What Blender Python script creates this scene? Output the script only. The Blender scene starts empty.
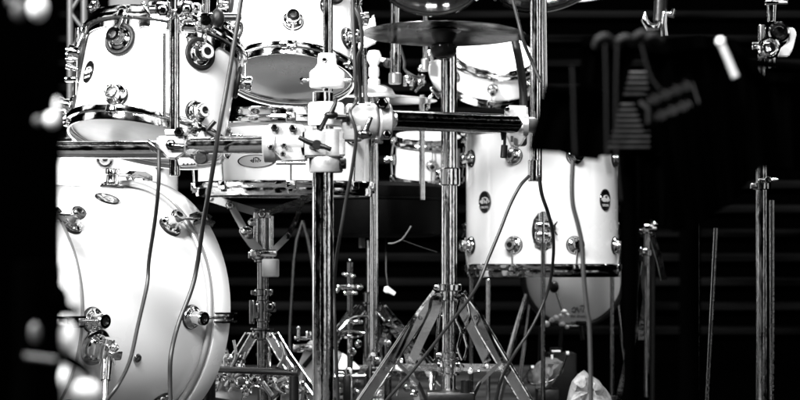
import bpy, bmesh, math, random
from mathutils import Matrix, Vector, Quaternion
random.seed(7)
R_ = math.radians; PI = math.pi; sin = math.sin; cos = math.cos
SC = bpy.context.scene; COL = SC.collection
F = 800*85/36.0          # focal length in photo pixels
H = 0.367                # lens height over the floor
def P(px, py, d): return Vector(((px-400)/F*d, d, H+(270-py)/F*d))
def Z(py, d): return H+(270-py)/F*d
def X(px, d): return (px-400)/F*d
def S(px, d): return px*d/F          # pixels to metres at a distance

# ------------------------------------------------------------------ materials
def mat(name, col, rough=.5, metal=0, bump=0, bscale=60, coat=0, var=0, stretch=None, spec=.5, emit=0, trans=0, rvar=0):
    m = bpy.data.materials.new(name); m.use_nodes = True
    nt = m.node_tree; b = nt.nodes['Principled BSDF']
    b.inputs['Base Color'].default_value = (col, col, col, 1)
    b.inputs['Roughness'].default_value = rough; b.inputs['Metallic'].default_value = metal
    b.inputs['Coat Weight'].default_value = coat; b.inputs['Coat Roughness'].default_value = .04
    b.inputs['Specular IOR Level'].default_value = spec
    if trans: b.inputs['Transmission Weight'].default_value = trans
    if bump or var or rvar:
        tc = nt.nodes.new('ShaderNodeTexCoord'); mp = nt.nodes.new('ShaderNodeMapping')
        nt.links.new(tc.outputs['Object'], mp.inputs['Vector'])
        if stretch: mp.inputs['Scale'].default_value = stretch
        n = nt.nodes.new('ShaderNodeTexNoise'); n.inputs['Scale'].default_value = bscale; n.inputs['Detail'].default_value = 5
        nt.links.new(mp.outputs[0], n.inputs['Vector'])
        if bump:
            bp = nt.nodes.new('ShaderNodeBump'); bp.inputs['Strength'].default_value = bump; bp.inputs['Distance'].default_value = .004
            nt.links.new(n.outputs['Fac'], bp.inputs['Height']); nt.links.new(bp.outputs[0], b.inputs['Normal'])
        if var:
            r = nt.nodes.new('ShaderNodeMapRange'); r.inputs['From Min'].default_value = .3; r.inputs['From Max'].default_value = .7
            r.inputs['To Min'].default_value = max(0, col-var); r.inputs['To Max'].default_value = min(1, col+var)
            nt.links.new(n.outputs['Fac'], r.inputs['Value']); nt.links.new(r.outputs[0], b.inputs['Base Color'])
        if rvar:
            r = nt.nodes.new('ShaderNodeMapRange'); r.inputs['From Min'].default_value = .35; r.inputs['From Max'].default_value = .65
            r.inputs['To Min'].default_value = max(0.02, rough-rvar); r.inputs['To Max'].default_value = rough+rvar
            nt.links.new(n.outputs['Fac'], r.inputs['Value']); nt.links.new(r.outputs[0], b.inputs['Roughness'])
    return m
M = dict(
 chrome=mat('chrome', .82, .06, 1, bump=.12, bscale=55, rvar=.03),
 tube=mat('pitted_chrome_tube', .85, .06, 1, bump=.13, bscale=120, stretch=(1,1,.3), rvar=.05),
 htube=mat('pitted_chrome_crossbar', .82, .08, 1, bump=.13, bscale=100, stretch=(.3,1,1), rvar=.05),
 alu=mat('cast_aluminium', .36, .38, .6, bump=.1, bscale=200),
 shoop=mat('shadowed_chrome', .4, .07, 1, bump=.15, bscale=40), dimchrome=mat('dimmed_chrome', .3, .12, 1, bump=.3, bscale=60, stretch=(1,1,.3), rvar=.08), dchrome=mat('black_nickel', .25, .1, 1, bump=.2, bscale=60),  # dimchrome: chrome darkened in colour for the poles in the dark at right
 white=mat('white_lacquer', .84, .2, 0, coat=1, bump=.03, bscale=5, rvar=.1),
 wplast=mat('white_plastic', .82, .35, bump=.05, bscale=200),
 black=mat('black_plastic', .0015, .35, bump=.1, bscale=120, spec=.3),
 rubber=mat('black_rubber', .004, .5, bump=.2, bscale=200, spec=.3),
 cloth=mat('black_cloth', .0002, .95, bump=.3, bscale=300, spec=0),
 leather=mat('black_vinyl', .0003, .6, bump=.2, bscale=60, spec=.03),
 headw=mat('coated_drumhead', .8, .5, bump=.1, bscale=300),
 headg=mat('smoked_drumhead', .03, .12, 0, bump=.05, bscale=9, var=.015, spec=.35),
 headl=mat('pale_grey_drumhead', .17, .25, 0, bump=.04, bscale=12, var=.03), headm=mat('grey_drumhead', .75, .3, 0, bump=.04, bscale=12),
 cable=mat('grey_cable', .011, .45, bump=.1), bcable=mat('black_cable', .015, .4),
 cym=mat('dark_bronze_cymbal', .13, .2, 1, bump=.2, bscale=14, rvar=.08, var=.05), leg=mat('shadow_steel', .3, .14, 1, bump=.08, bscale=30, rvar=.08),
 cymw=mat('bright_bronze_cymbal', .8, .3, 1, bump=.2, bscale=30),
 floor=mat('worn_stage_floor', .02, .6, bump=.5, bscale=4, var=.035, spec=.06),
 slat=mat('dark_slats', .003, .9, bump=.3, bscale=5, var=.003, spec=0, stretch=(.3,1,3)),
 wall=mat('black_wall', .0003, .95, spec=0),
 paper=mat('crumpled_paper', .22, .8, bump=.6, bscale=50, var=.12),
 grey=mat('grey_paint', .06, .4, bump=.1), tape=mat('grey_tape', .42, .6, bump=.2, bscale=80),
 mid=mat('light_grey_print', .35, .6), dim=mat('print_and_lit_edge_grey', .011, .7, var=.008, bump=.1, bscale=40, spec=.1), emblem=mat('silver_print', .55, .5, 0), cord=mat('dusty_black_cord', .007, .7, spec=.1),
)

M['cym'].node_tree.nodes['Principled BSDF'].inputs['Specular Tint'].default_value=(.4,.4,.4,1)
# ------------------------------------------------------------------ mesh builder
def frame(z, xh=None):
    z = Vector(z).normalized()
    xh = Vector(xh) if xh else (Vector((1,0,0)) if abs(z.x) < .9 else Vector((0,1,0)))
    x = (xh - z*xh.dot(z)).normalized(); y = z.cross(x)
    return Matrix((x, y, z)).transposed().to_4x4()
def at(p, z=(0,0,1), xh=None): return Matrix.Translation(Vector(p)) @ frame(z, xh)

SPLIT = {'basket_gear','bright_cap','dim_cap','hub','universal_joint','bolt','wing_screw','wing_nuts','bracket_body','pedal_frame','linkage','end_caps','bright_knobs','dim_levers','rubber_foot','wing_nut','clamp','clamp_body','tilter','height_clamp','rest','drive_shaft','footboard','chord','collar','lever','hook','capsule','wing_nut','clamp_knuckles','dim_knob'}
class MB:
    def __init__(s): s.bm = bmesh.new()
    def grid(s, rows, closed_u=True, cap0=False, cap1=False):
        vs = [[s.bm.verts.new(p) for p in r] for r in rows]
        n = len(vs[0])
        for a, b in zip(vs[:-1], vs[1:]):
            for i in range(n if closed_u else n-1):
                j = (i+1) % n
                try: s.bm.faces.new((a[i], a[j], b[j], b[i]))
                except ValueError: pass
        if cap0: s.bm.faces.new(list(reversed(vs[0])))
        if cap1: s.bm.faces.new(vs[-1])
        return s
    def lathe(s, prof, m=Matrix(), n=32, closed=False, a0=0, a1=2*PI):
        full = abs(a1-a0-2*PI) < 1e-6
        k = n if full else n+1
        rows = []
        for r, z in prof:
            rows.append([m @ Vector((max(r,1e-5)*cos(a0+(a1-a0)*i/n), max(r,1e-5)*sin(a0+(a1-a0)*i/n), z)) for i in range(k)])
        if closed: rows.append(rows[0])
        s.grid(rows, full)
        if closed: bmesh.ops.remove_doubles(s.bm, verts=s.bm.verts[:], dist=1e-6)
        return s
    def cyl(s, p0, p1, r0, r1=None, n=20, bev=None):
        p0 = Vector(p0); p1 = Vector(p1); r1 = r0 if r1 is None else r1
        L = (p1-p0).length; m = at(p0, p1-p0)
        b = min(r0, r1, L)*.12 if bev is None else bev
        prof = [(0,0),(r0-b,0),(r0,b),(r1,L-b),(r1-b,L),(0,L)]
        return s.lathe(prof, m, n)
    def tube(s, pts, r, n=10, cap=True):
        pts = [Vector(p) for p in pts]; rows = []
        t = (pts[1]-pts[0]).normalized(); f = frame(t); x = f.col[0].to_3d()
        for i, p in enumerate(pts):
            a = pts[max(0,i-1)]; b = pts[min(len(pts)-1,i+1)]
            t = (b-a).normalized(); x = (x-t*x.dot(t)).normalized(); y = t.cross(x)
            rr = r[i] if isinstance(r, (list,tuple)) else r
            rows.append([p + x*rr*cos(2*PI*k/n) + y*rr*sin(2*PI*k/n) for k in range(n)])
        return s.grid(rows, True, cap, cap)
    def strap(s, pts, w, t, side=(0,1,0), bev=.0008):
        """flat bar along a polyline; w measured along side x direction, t along side"""
        pts = [Vector(p) for p in pts]; sd = Vector(side).normalized(); rows = []
        for i, p in enumerate(pts):
            a = pts[max(0,i-1)]; b = pts[min(len(pts)-1,i+1)]
            d = (b-a).normalized(); u = d.cross(sd).normalized()
            rows.append([p+u*w/2+sd*t/2, p-u*w/2+sd*t/2, p-u*w/2-sd*t/2, p+u*w/2-sd*t/2])
        return s.grid(rows, True, True, True)
    def box(s, m, sx, sy, sz, bev=.002):
        b = bmesh.new(); bmesh.ops.create_cube(b, size=1)
        for v in b.verts: v.co = Vector((v.co.x*sx, v.co.y*sy, v.co.z*sz))
        if bev: bmesh.ops.bevel(b, geom=b.edges[:], offset=min(bev, sx*.3, sy*.3, sz*.3), segments=2, affect='EDGES', profile=.5)
        s.merge(b, m); return s
    def merge(s, b, m=Matrix()):
        mp = {v: s.bm.verts.new(m @ v.co) for v in b.verts}
        for f in b.faces:
            try: s.bm.faces.new([mp[v] for v in f.verts])
            except ValueError: pass
        b.free(); return s
    def sphere(s, p, r, n=14, sq=(1,1,1)):
        rows = []
        for i in range(n//2+1):
            t = PI*i/(n//2)
            rows.append([Vector(p)+Vector((sq[0]*r*max(sin(t),1e-4)*cos(2*PI*k/n), sq[1]*r*max(sin(t),1e-4)*sin(2*PI*k/n), sq[2]*r*cos(t))) for k in range(n)])
        return s.grid(rows)
    def torus(s, m, R, r, n=48, k=10, a0=0, a1=2*PI):
        pr = [(R+r*cos(2*PI*i/k), r*sin(2*PI*i/k)) for i in range(k)]
        return s.lathe(pr, m, n, closed=True, a0=a0, a1=a1)
    def extrude_outline(s, pts, m, th, bev=.002):
        b = bmesh.new(); vs = [b.verts.new((p[0], p[1], -th/2)) for p in pts]
        f = b.faces.new(vs); r = bmesh.ops.extrude_face_region(b, geom=[f])
        for v in [g for g in r['geom'] if isinstance(g, bmesh.types.BMVert)]: v.co.z += th
        if bev: bmesh.ops.bevel(b, geom=b.edges[:], offset=bev, segments=2, affect='EDGES')
        s.merge(b, m); return s
    def wing(s, m, r=.006, L=.02):
        """wing screw: hub with two lobes, axis along local z"""
        s.cyl(m@Vector((0,0,0)), m@Vector((0,0,.012)), r)
        for q in (-1,1):
            s.tube([m@Vector((q*r*.6,0,.006)), m@Vector((q*L*.6,0,.011)), m@Vector((q*L,0,.016))], [r*.55,r*.5,r*.3])
        return s
    def hexbolt(s, p, z, r=.005, h=.005):
        z = Vector(z).normalized(); m = at(p, z)
        s.lathe([(r*1.35,0),(r*1.35,.0012),(r,.0013),(r,h*.85),(r*.85,h),(r*.5,h),(r*.5,h*.5),(0,h*.5)], m, 6)
        return s
    def build(s, name, m, parent=None, local=False):
        if name in SPLIT:
            s.bm.verts.ensure_lookup_table(); seen = {}; isl = []
            for v in s.bm.verts:
                if v in seen: continue
                k = len(isl); st = [v]; seen[v] = k; vs = []
                while st:
                    q = st.pop(); vs.append(q)
                    for e in q.link_edges:
                        o = e.other_vert(q)
                        if o not in seen: seen[o] = k; st.append(o)
                lo = [min(w.co[i] for w in vs)-.002 for i in range(3)]; hi = [max(w.co[i] for w in vs)+.002 for i in range(3)]
                isl.append([lo, hi, {k}])
            ch = True
            while ch:
                ch = False
                for i in range(len(isl)):
                    for j in range(i+1, len(isl)):
                        a, c = isl[i], isl[j]
                        if all(a[0][k] <= c[1][k] and c[0][k] <= a[1][k] for k in range(3)):
                            isl[i] = [[min(a[0][k],c[0][k]) for k in range(3)], [max(a[1][k],c[1][k]) for k in range(3)], a[2]|c[2]]
                            isl.pop(j); ch = True; break
                    if ch: break
            if len(isl) > 1:
                out = None
                for g in isl:
                    n = MB(); mp = {}
                    for v in s.bm.verts:
                        if seen[v] in g[2]: mp[v] = n.bm.verts.new(v.co)
                    for f in s.bm.faces:
                        if f.verts[0] in mp: n.bm.faces.new([mp[v] for v in f.verts])
                    o = n._build(name, m, parent, local); out = out or o
                s.bm.free(); return out
        return s._build(name, m, parent, local)
    def _build(s, name, m, parent=None, local=False):
        bmesh.ops.recalc_face_normals(s.bm, faces=s.bm.faces[:])
        for f in s.bm.faces: f.smooth = True
        for e in s.bm.edges:
            if len(e.link_faces) == 2 and e.calc_face_angle(0) > R_(38): e.smooth = False
        me = bpy.data.meshes.new(name)
        if parent is not None and not local:
            s.bm.transform(W[parent.name].inverted())
        s.bm.to_mesh(me); s.bm.free()
        me.materials.append(m); o = bpy.data.objects.new(name, me); COL.objects.link(o)
        if parent is not None:
            o.parent = parent; W[o.name] = W[parent.name].copy()
        else: W[o.name] = Matrix()
        return o
W = {}
def tag(o, label=None, cat=None, group=None, kind=None):
    if label: o['label'] = label
    if cat: o['category'] = cat
    if group: o['group'] = group
    if kind: o['kind'] = kind
    return o
def thing(name, label, cat, mtx=None, loc=None, group=None):
    o = bpy.data.objects.new(name, None); COL.objects.link(o); o.empty_display_size = .05
    m = mtx.copy() if mtx else Matrix.Translation(Vector(loc or (0,0,0)))
    o.matrix_world = m; W[o.name] = m
    return tag(o, label, cat, group)
def spline(pts, n=8):
    pts = [Vector(p) for p in pts]; pts = [pts[0]*2-pts[1]] + pts + [pts[-1]*2-pts[-2]]; out = []
    for i in range(1, len(pts)-2):
        p0,p1,p2,p3 = pts[i-1:i+3]
        for k in range(n):
            t = k/n
            out.append(.5*((2*p1)+(p2-p0)*t+(2*p0-5*p1+4*p2-p3)*t*t+(3*p1-p0-3*p2+p3)*t**3))
    out.append(pts[-2]); return out
def text_bm(txt, size, ext):
    cu = bpy.data.curves.new('txt', 'FONT'); cu.body = txt; cu.size = size; cu.extrude = ext; cu.align_x = 'CENTER'; cu.align_y = 'CENTER'
    o = bpy.data.objects.new('txt', cu); COL.objects.link(o)
    dg = bpy.context.evaluated_depsgraph_get(); me = bpy.data.meshes.new_from_object(o.evaluated_get(dg))
    b = bmesh.new(); b.from_mesh(me); bpy.data.objects.remove(o); bpy.data.curves.remove(cu); bpy.data.meshes.remove(me)
    return b

# ------------------------------------------------------------------ drums
def hit(mtx, R, px, py):
    """where the sight line through a photo pixel meets a drum's shell: (angle, height) in the drum's frame"""
    inv = mtx.inverted(); o = inv @ Vector((0,0,H)); d = (inv.to_3x3() @ Vector(((px-400)/F, 1, (270-py)/F)))
    a = d.x**2+d.y**2; b = 2*(o.x*d.x+o.y*d.y); c = o.x**2+o.y**2-R*R
    D = max(0, b*b-4*a*c); t = (-b-math.sqrt(D))/(2*a); q = o+d*t
    return math.atan2(q.y, q.x), q.z
def hoop_prof(R, up=1, k=1.0):
    # flanged steel hoop, closed profile, grows in +z*up from the shell's edge inwards
    pr = [(R+.001,-.006),(R+.001,-.010),(R+.0045,-.011),(R+.0055,-.007),(R+.0055,.003),(R+.011,.0045),(R+.0125,.008),(R+.0125,.0145),(R+.010,.017),(R+.003,.0175),(R+.003,.004)]
    return [(r, z*k*up) for r, z in pr]
def lug(root, R, phi, z, dirs, reach, s=1.0, pm=None, name='lug', rod=True, deep=1.0):
    """round turret lug on the shell with its tension rod(s); dirs: list of +1/-1 along the drum axis, reach: rod length"""
    m = Matrix.Rotation(phi, 4, 'Z') @ Matrix.Translation((R, 0, z)) @ frame((1,0,0), (0,1,0))
    b = MB()
    b.lathe([(0,.0035),(.0205*s,.0035),(.0212*s,.0045),(.0205*s,.0065),(.017*s,.0075),(.0155*s,.0095),(.0125*s,.0105),(.0115*s,.013),
             (.0115*s,.020*deep),(.0135*s,.0215*deep),(.0138*s,.029*deep),(.012*s,.0315*deep),(.007*s,.0315*deep),(.0065*s,.027*deep),(.003*s,.0265*deep),(0,.0265*deep)], m, 28)
    o = b.build(name, M['chrome'], root, True)
    g = MB().lathe([(0,-.006),(.0222*s,-.006),(.0225*s,.002),(.0208*s,.0037),(0,.0037)], m, 28).build('gasket', M['rubber'], o, True)
    h = MB().lathe([(0,.0275*deep),(.0062*s,.0275*deep),(.0062*s,.0285*deep),(.0035*s,.0288*deep),(0,.0288*deep)], m, 12).build('screw_recess', M['black'], o, True)
    if rod:
        for dr in dirs:
            rr = R+.0145*s if deep==1 else R+.02
            e = Matrix.Rotation(phi, 4, 'Z')
            q = MB().cyl(e@Vector((rr+.003,0,z)), e@Vector((R+.0085,0,z+dr*reach)), .0026*s, n=10)
            q.cyl(e@Vector((R+.0085,0,z+dr*(reach-.001))), e@Vector((R+.0085,0,z+dr*(reach+.009))), .0048, n=8)
            q.build('tension_rod', M['chrome'], o, True)
    return o
def badge(root, R, phi, z, w, h, m_base='black', rot=0, rim='chrome', text=True):
    mt = Matrix.Rotation(phi, 4, 'Z') @ Matrix.Translation((R, 0, z)) @ frame((1,0,0), (0,1,0)) @ Matrix.Rotation(rot, 4, 'Z')
    def wrap(b, off):     # bend flat badge geometry round the shell
        for v in b.verts:
            a = mt @ Vector((v.co.x, v.co.y, 0)); r0 = Vector((a.x, a.y)); 
            loc = (Matrix.Rotation(-phi, 4, 'Z') @ a); ang = loc.y/R
            rad = R+off+v.co.z
            v.co = Matrix.Rotation(phi+ang, 4, 'Z') @ Vector((rad, 0, loc.z))
    N = 40; b = MB()
    prof = [(0,.0018),(.35,.0018),(.62,.0018),(.86,.0018),(.9,.0026),(.98,.0026),(1,.0016),(1,.0)]
    b.grid([[Vector((w/2*max(r,.01)*cos(2*PI*i/N), h/2*max(r,.01)*sin(2*PI*i/N), zz)) for i in range(N)] for r, zz in prof])
    wrap(b.bm, 0); o = b.build('badge', M[m_base], root, True)
    b = MB(); t = .0012
    b.grid([[Vector(((w/2*r)*cos(2*PI*i/N), (h/2*r)*sin(2*PI*i/N), zz)) for i in range(N)] for r, zz in [(.90,.0027),(.92,.0032),(.97,.0032),(.985,.0027)]])
    wrap(b.bm, 0); b.build('badge_rim', M['dchrome' if rim=='chrome' else rim], o, True)
    b = MB(); u = min(w, h)/2
    em = 'emblem' if m_base == 'black' else 'black'
    def st(pts, r=.055): b.tube([Vector((x*u, y*u, .0024)) for x, y in pts], r*u, 6)
    st([(-.82,.05),(-.55,.2)]); st([(-.82,.05),(-.5,-.12)])
    st([(-.32,.5),(-.32,-.2)],.07); st([(-.32,-.2),(-.55,-.12),(-.55,.1),(-.32,.15)])
    st([(-.18,.45),(.1,.52),(.5,.38)],.07); st([(-.05,.3),(.0,-.2),(.18,.1),(.35,-.2),(.42,.3)],.06); st([(.5,.38),(.62,.15)])
    st([(.82,.05),(.6,.14)]); st([(.82,.05),(.58,-.1)])
    if text:
        tb = text_bm('DRUMS', u*.38, .0002)
        for v in tb.verts: v.co += Vector((0, -u*.62, .0024))
        b.merge(tb)
    wrap(b.bm, 0); b.build('badge_emblem', M[em], o, True)
    return o
def shell_mesh(R, Ht):
    return MB().lathe([(R-.007,.002),(R-.002,0),(R,.001),(R,Ht*.25),(R,Ht*.5),(R,Ht*.75),(R,Ht-.001),(R-.002,Ht),(R-.007,Ht-.002)], Matrix(), 96, closed=True)
def hoop(root, R, z, up, nl, phase, ears=True, k=1.0, name='hoop', material='chrome'):
    b = MB(); b.lathe(hoop_prof(R, up, k), Matrix.Translation((0,0,z)), 96, closed=True)
    if ears:
        for ph in (phase if isinstance(phase, list) else [phase+2*PI*i/nl for i in range(nl)]):
            m = Matrix.Rotation(ph, 4, 'Z') @ Matrix.Translation((R+.0095, 0, z+up*.008*k))
            b.box(m, .012, .021, .016*k, .002)
    return b.build(name, M[material], root, True)
def simple_drum(name, label, cat, mtx, R, Ht, nl=8, phase=0.0, shell='white', top='headw', bot='headg', lugz=None, group=None, badges=(), double=False, both=True, lug_s=1.0, k=1.0, lugs_only=None):
    root = thing(name, label, cat, mtx, group=group)
    shell_mesh(R, Ht).build('shell', M[shell], root, True)
    MB().lathe([(0,Ht+.003),(R*.97,Ht+.003),(R*.995,Ht+.001),(R+.003,Ht-.003),(R+.003,Ht-.006)], Matrix(), 96).build('batter_head', M[top], root, True)
    MB().lathe([(0,-.003),(R*.97,-.003),(R*.995,-.001),(R+.003,.003),(R+.003,.006)], Matrix(), 96).build('resonant_head', M[bot], root, True)
    hoop(root, R, Ht, -1, nl, phase, k=k); hoop(root, R, 0, 1, nl, phase, k=k)
    lz = .045 if lugz is None else lugz
    for i in range(nl):
        ph = phase+2*PI*i/nl
        if both:
            lug(root, R, ph, lz, [-1], lz-.004, s=lug_s); lug(root, R, ph, Ht-lz, [1], lz-.004, s=lug_s)
        else:
            lug(root, R, ph, Ht/2, [-1,1], Ht/2-.004, s=lug_s)
    for a in badges: badge(root, R, *a)
    return root

# frame of a drum: bottom-head centre at pixel, tipped back by t (top away from the lens) and leaning right by l
def dframe(px, py, d, t, l, spin=0):
    up = Vector((sin(R_(l)), sin(R_(t))*cos(R_(l)), cos(R_(t))*cos(R_(l))))
    return at(P(px, py, d), up, (1,0,0)) @ Matrix.Rotation(spin, 4, 'Z')

# ---- rack tom, left
TG = 'white lacquered drums of the kit'
RT = .147; TH = .205; TD = 3.62
mt = dframe(147, 140, TD, 13, 8.5)
ph1, z1 = hit(mt, RT, 117, 96); ph2, z2 = hit(mt, RT, 191, 106)
stp = 2*PI/6; 
def rack_tom(label, mtx, R, Ht, lug_low, lug_top, badges, band=True, phl=None, head='headg'):
    root = thing('rack_tom', label, 'drum', mtx, group=TG)
    shell_mesh(R, Ht).build('shell', M['white'], root, True)
    MB().lathe([(0,Ht+.003),(R*.97,Ht+.003),(R+.003,Ht-.003),(R+.003,Ht-.006)], Matrix(), 96).build('batter_head', M['headw'], root, True)
    MB().lathe([(0,-.003),(R*.55,-.0034),(R*.9,-.003),(R*.96,-.0012),(R+.003,.003),(R+.003,.006)], Matrix(), 96).build('resonant_head', M[head], root, True)
    lows = [p for p, z in lug_low]; tops = [p for p, z in lug_top]
    hoop(root, R, 0, 1, 0, lows); hoop(root, R, Ht, -1, 0, tops)
    for p, z in lug_low: lug(root, R, p, z, [-1], z-.004)
    for p, z in lug_top: lug(root, R, p, z, [1], Ht-z-.004, s=1.12)
    if band:
        N = 160; b = MB(); rows = []
        def zb(a):
            v = Ht-.030
            for p, z in lug_top:
                dd = (a-p+PI) % (2*PI)-PI
                v = min(v, Ht-.030-(Ht-.030-z+.030)*math.exp(-(dd*R/.027)**4))
            return v
        for k, (rr, e) in enumerate([(R+.0025,1),(R+.0045,1),(R+.0045,0),(R+.0025,0)]):
            rows.append([Vector((rr*cos(2*PI*i/N), rr*sin(2*PI*i/N), (Ht-.018) if e else zb(2*PI*i/N))) for i in range(N)])
        rows.append(rows[0]); b.grid(rows); bmesh.ops.remove_doubles(b.bm, verts=b.bm.verts[:], dist=1e-6)
        bd = b.build('suspension_band', M['chrome'], root, True)
        for p, z in lug_top:
            m = Matrix.Rotation(p, 4, 'Z') @ Matrix.Translation((R+.004,0,z)) @ frame((1,0,0),(0,1,0))
            MB().torus(m, .0275, .0045, 36, 10).build('rubber_grommet', M['rubber'], bd, True)
    for a in badges: badge(root, R, *a)
    return root
def ring6(ph, z, n=6): return [(ph+2*PI*i/n, z) for i in range(n)]
pt, zt = hit(mt, RT, 121, 40)
pb, zb_ = hit(mt, RT, 89, 72)
rack_tom('white rack tom at upper left with a round badge and a steel suspension band', mt, RT, TH,
         ring6(ph1, z1), ring6(pt, zt), [(pb, zb_, .034, .044)], head='headl')
# ---- rack tom, centre
RC = .132; CD = 4.0
mc = dframe(290, 77, CD, 19, 1.5)
ph3, z3 = hit(mc, RC, 293, 21)
pb2, zb2 = hit(mc, RC, 326, 6)
pt2, _ = hit(mc, RC, 350, 37)
rack_tom('white rack tom tipped back over the centre rack post, its dark lower head facing out', mc, RC, .20,
         ring6(ph3, z3, 6), ring6(ph3-.42, .155, 6), [(pb2, zb2, .03, .042)])
rl = thing
# ---- bass drum
th = R_(51); RB = .254; LB = .435
ax = Vector((cos(th), sin(th), 0)); bc = Vector((-.566, 4.07, .289)) - ax*LB
mb = at(bc, ax, (0,0,1))
root = thing('bass_drum', 'large white bass drum lying on its side at lower left, cables hanging across it', 'bass drum', mb, group=TG)
MB().lathe([(RB-.008,.006),(RB,.006),(RB,LB*.3),(RB,LB*.5),(RB,LB*.7),(RB,LB-.006),(RB-.008,LB-.006)], Matrix(), 128, closed=True).build('shell', M['white'], root, True)
MB().lathe([(0,.004),(RB*.96,.004),(RB+.004,.008),(RB+.004,.012)], Matrix(), 96).build('front_head', M['headw'], root, True)
MB().lathe([(0,LB-.004),(RB*.96,LB-.004),(RB+.004,LB-.008),(RB+.004,LB-.012)], Matrix(), 96).build('batter_head', M['headw'], root, True)
for a, b_ in ((-.008, .036), (LB+.008, LB-.036)):
    MB().lathe([(RB+.004,a),(RB+.005,a+(b_-a)*.02),(RB+.017,a),(RB+.018,a+(b_-a)*.05),(RB+.018,a+(b_-a)*.95),(RB+.017,b_),(RB+.004,b_)], Matrix(), 128, closed=True).build('hoop', M['white'], root, True)
for zz in (.043, LB-.043):
    MB().torus(Matrix.Translation((0,0,zz)), RB+.009, .0068, 128, 10).build('head_collar', M['alu'], root, True)
pr_, zr_ = hit(mb, RB, 191, 317); pl_, zl_ = hit(mb, RB, 92, 316)
for side in (0, 1):
    for i in range(8):
        ph = pr_+2*PI*i/8; zz = (zr_ if side else zl_); sgn = 1 if side else -1
        edge = LB if side else 0
        lg = lug(root, RB, ph, zz, [], 0, s=1.12, deep=1.25, rod=False)
        e = Matrix.Rotation(ph, 4, 'Z')
        MB().cyl(e@Vector((RB+.026,0,zz)), e@Vector((RB+.026,0,edge+sgn*.002)), .0034, n=10).build('tension_rod', M['chrome'], lg, True)
        c = MB()   # claw hook over the hoop
        for q in (-1,1):
            c.strap([e@Vector((RB+.022,q*.009,edge-sgn*.042)), e@Vector((RB+.030,q*.009,edge-sgn*.03)), e@Vector((RB+.030,q*.009,edge-sgn*.006)), e@Vector((RB+.024,q*.008,edge+sgn*.012)), e@Vector((RB+.004,q*.007,edge+sgn*.014))], .013, .004, e.to_3x3()@Vector((0,1,0)))
        c.box(e@Matrix.Translation((RB+.027,0,edge-sgn*.008)), .012, .02, .022, .003)
        c.build('claw', M['dchrome'], root, True)
pbb, zbb = hit(mb, RB, 107, 199); badge(root, RB, pbb, zbb, .044, .056)
# spur bracket with its leg
ps, zs = hit(mb, RB, 95, 347)
ms = Matrix.Rotation(ps, 4, 'Z') @ Matrix.Translation((RB, 0, zs)) @ frame((1,0,0), (0,1,0))
b = MB(); b.lathe([(0,.004),(.034,.004),(.037,.002),(.038,-.004)], ms, 36); b.lathe([(0,.012),(.024,.012),(.027,.009),(.028,.003)], ms, 30)
sb = b.build('spur_bracket', M['chrome'], root, True)
b = MB(); b.box(ms@Matrix.Translation((0,.004,.026)), .034,.03,.032,.006); b.cyl(ms@Vector((-.026,.006,.028)), ms@Vector((.026,.006,.028)), .012)
b.box(ms@Matrix.Translation((.004,.02,.036)), .02,.022,.024,.004); b.wing(ms@at((.0,.004,.042)), .006, .018)
b.sphere(ms@Vector((-.012,.012,.042)), .008); b.build('hinge_block', M['chrome'], sb, True)
mwi = mb.inverted(); w0 = mb@ms@Vector((0,.004,.03))
b = MB(); b.cyl(mwi@(w0+Vector((0,0,-.01))), mwi@(w0+Vector((.0,-.015,-.055))), .012, .010)
b.cyl(mwi@(w0+Vector((0,-.014,-.05))), mwi@Vector((w0.x+.005, w0.y-.08, .012)), .0065)
b.build('spur_leg', M['chrome'], root, True)
MB().cyl(mwi@Vector((w0.x+.005, w0.y-.078, .026)), mwi@Vector((w0.x+.005, w0.y-.082, .0)), .010).build('spur_foot', M['rubber'], root, True)
pv, zv = hit(mb, RB, 137, 358)
mv = Matrix.Rotation(pv, 4, 'Z') @ Matrix.Translation((RB, 0, zv)) @ frame((1,0,0), (0,1,0))
MB().lathe([(.004,.003),(.004,.005),(.008,.0045),(.0095,.001),(.0095,-.002)], mv, 20).build('air_vent', M['dchrome'], root, True)

# ---- floor tom
FD = 4.9; RF = .197
fz0 = Z(272, FD-.2); FH = Z(122, FD-.2)-fz0
mf = at((X(542, FD), FD, fz0))
root = thing('floor_tom', 'deep white floor tom on thin legs right of centre, with two dark oval badges', 'drum', mf, group=TG)
shell_mesh(RF, FH).build('shell', M['white'], root, True)
MB().lathe([(0,FH+.003),(RF*.97,FH+.003),(RF+.003,FH-.003),(RF+.003,FH-.006)], Matrix(), 96).build('batter_head', M['headw'], root, True)
MB().lathe([(0,-.003),(RF*.97,-.003),(RF+.003,.003),(RF+.003,.006)], Matrix(), 96).build('resonant_head', M['headw'], root, True)
pa, za = hit(mf, RF, 514, 245); pc, zc = hit(mf, RF, 512, 156)
stp = 2*PI/8
hoop(root, RF, 0, 1, 8, pa, k=1.2, material='shoop'); hoop(root, RF, FH, -1, 8, pa, k=1.2)
for i in range(8):
    lug(root, RF, pa+i*stp, za, [-1], za-.004, s=1.02); lug(root, RF, pa+i*stp, zc, [1], FH-zc-.004, s=1.02)
for q in ((485,202),(605,200)):
    a, z_ = hit(mf, RF, *q); badge(root, RF, a, z_, .044, .056)
legs = []
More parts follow.
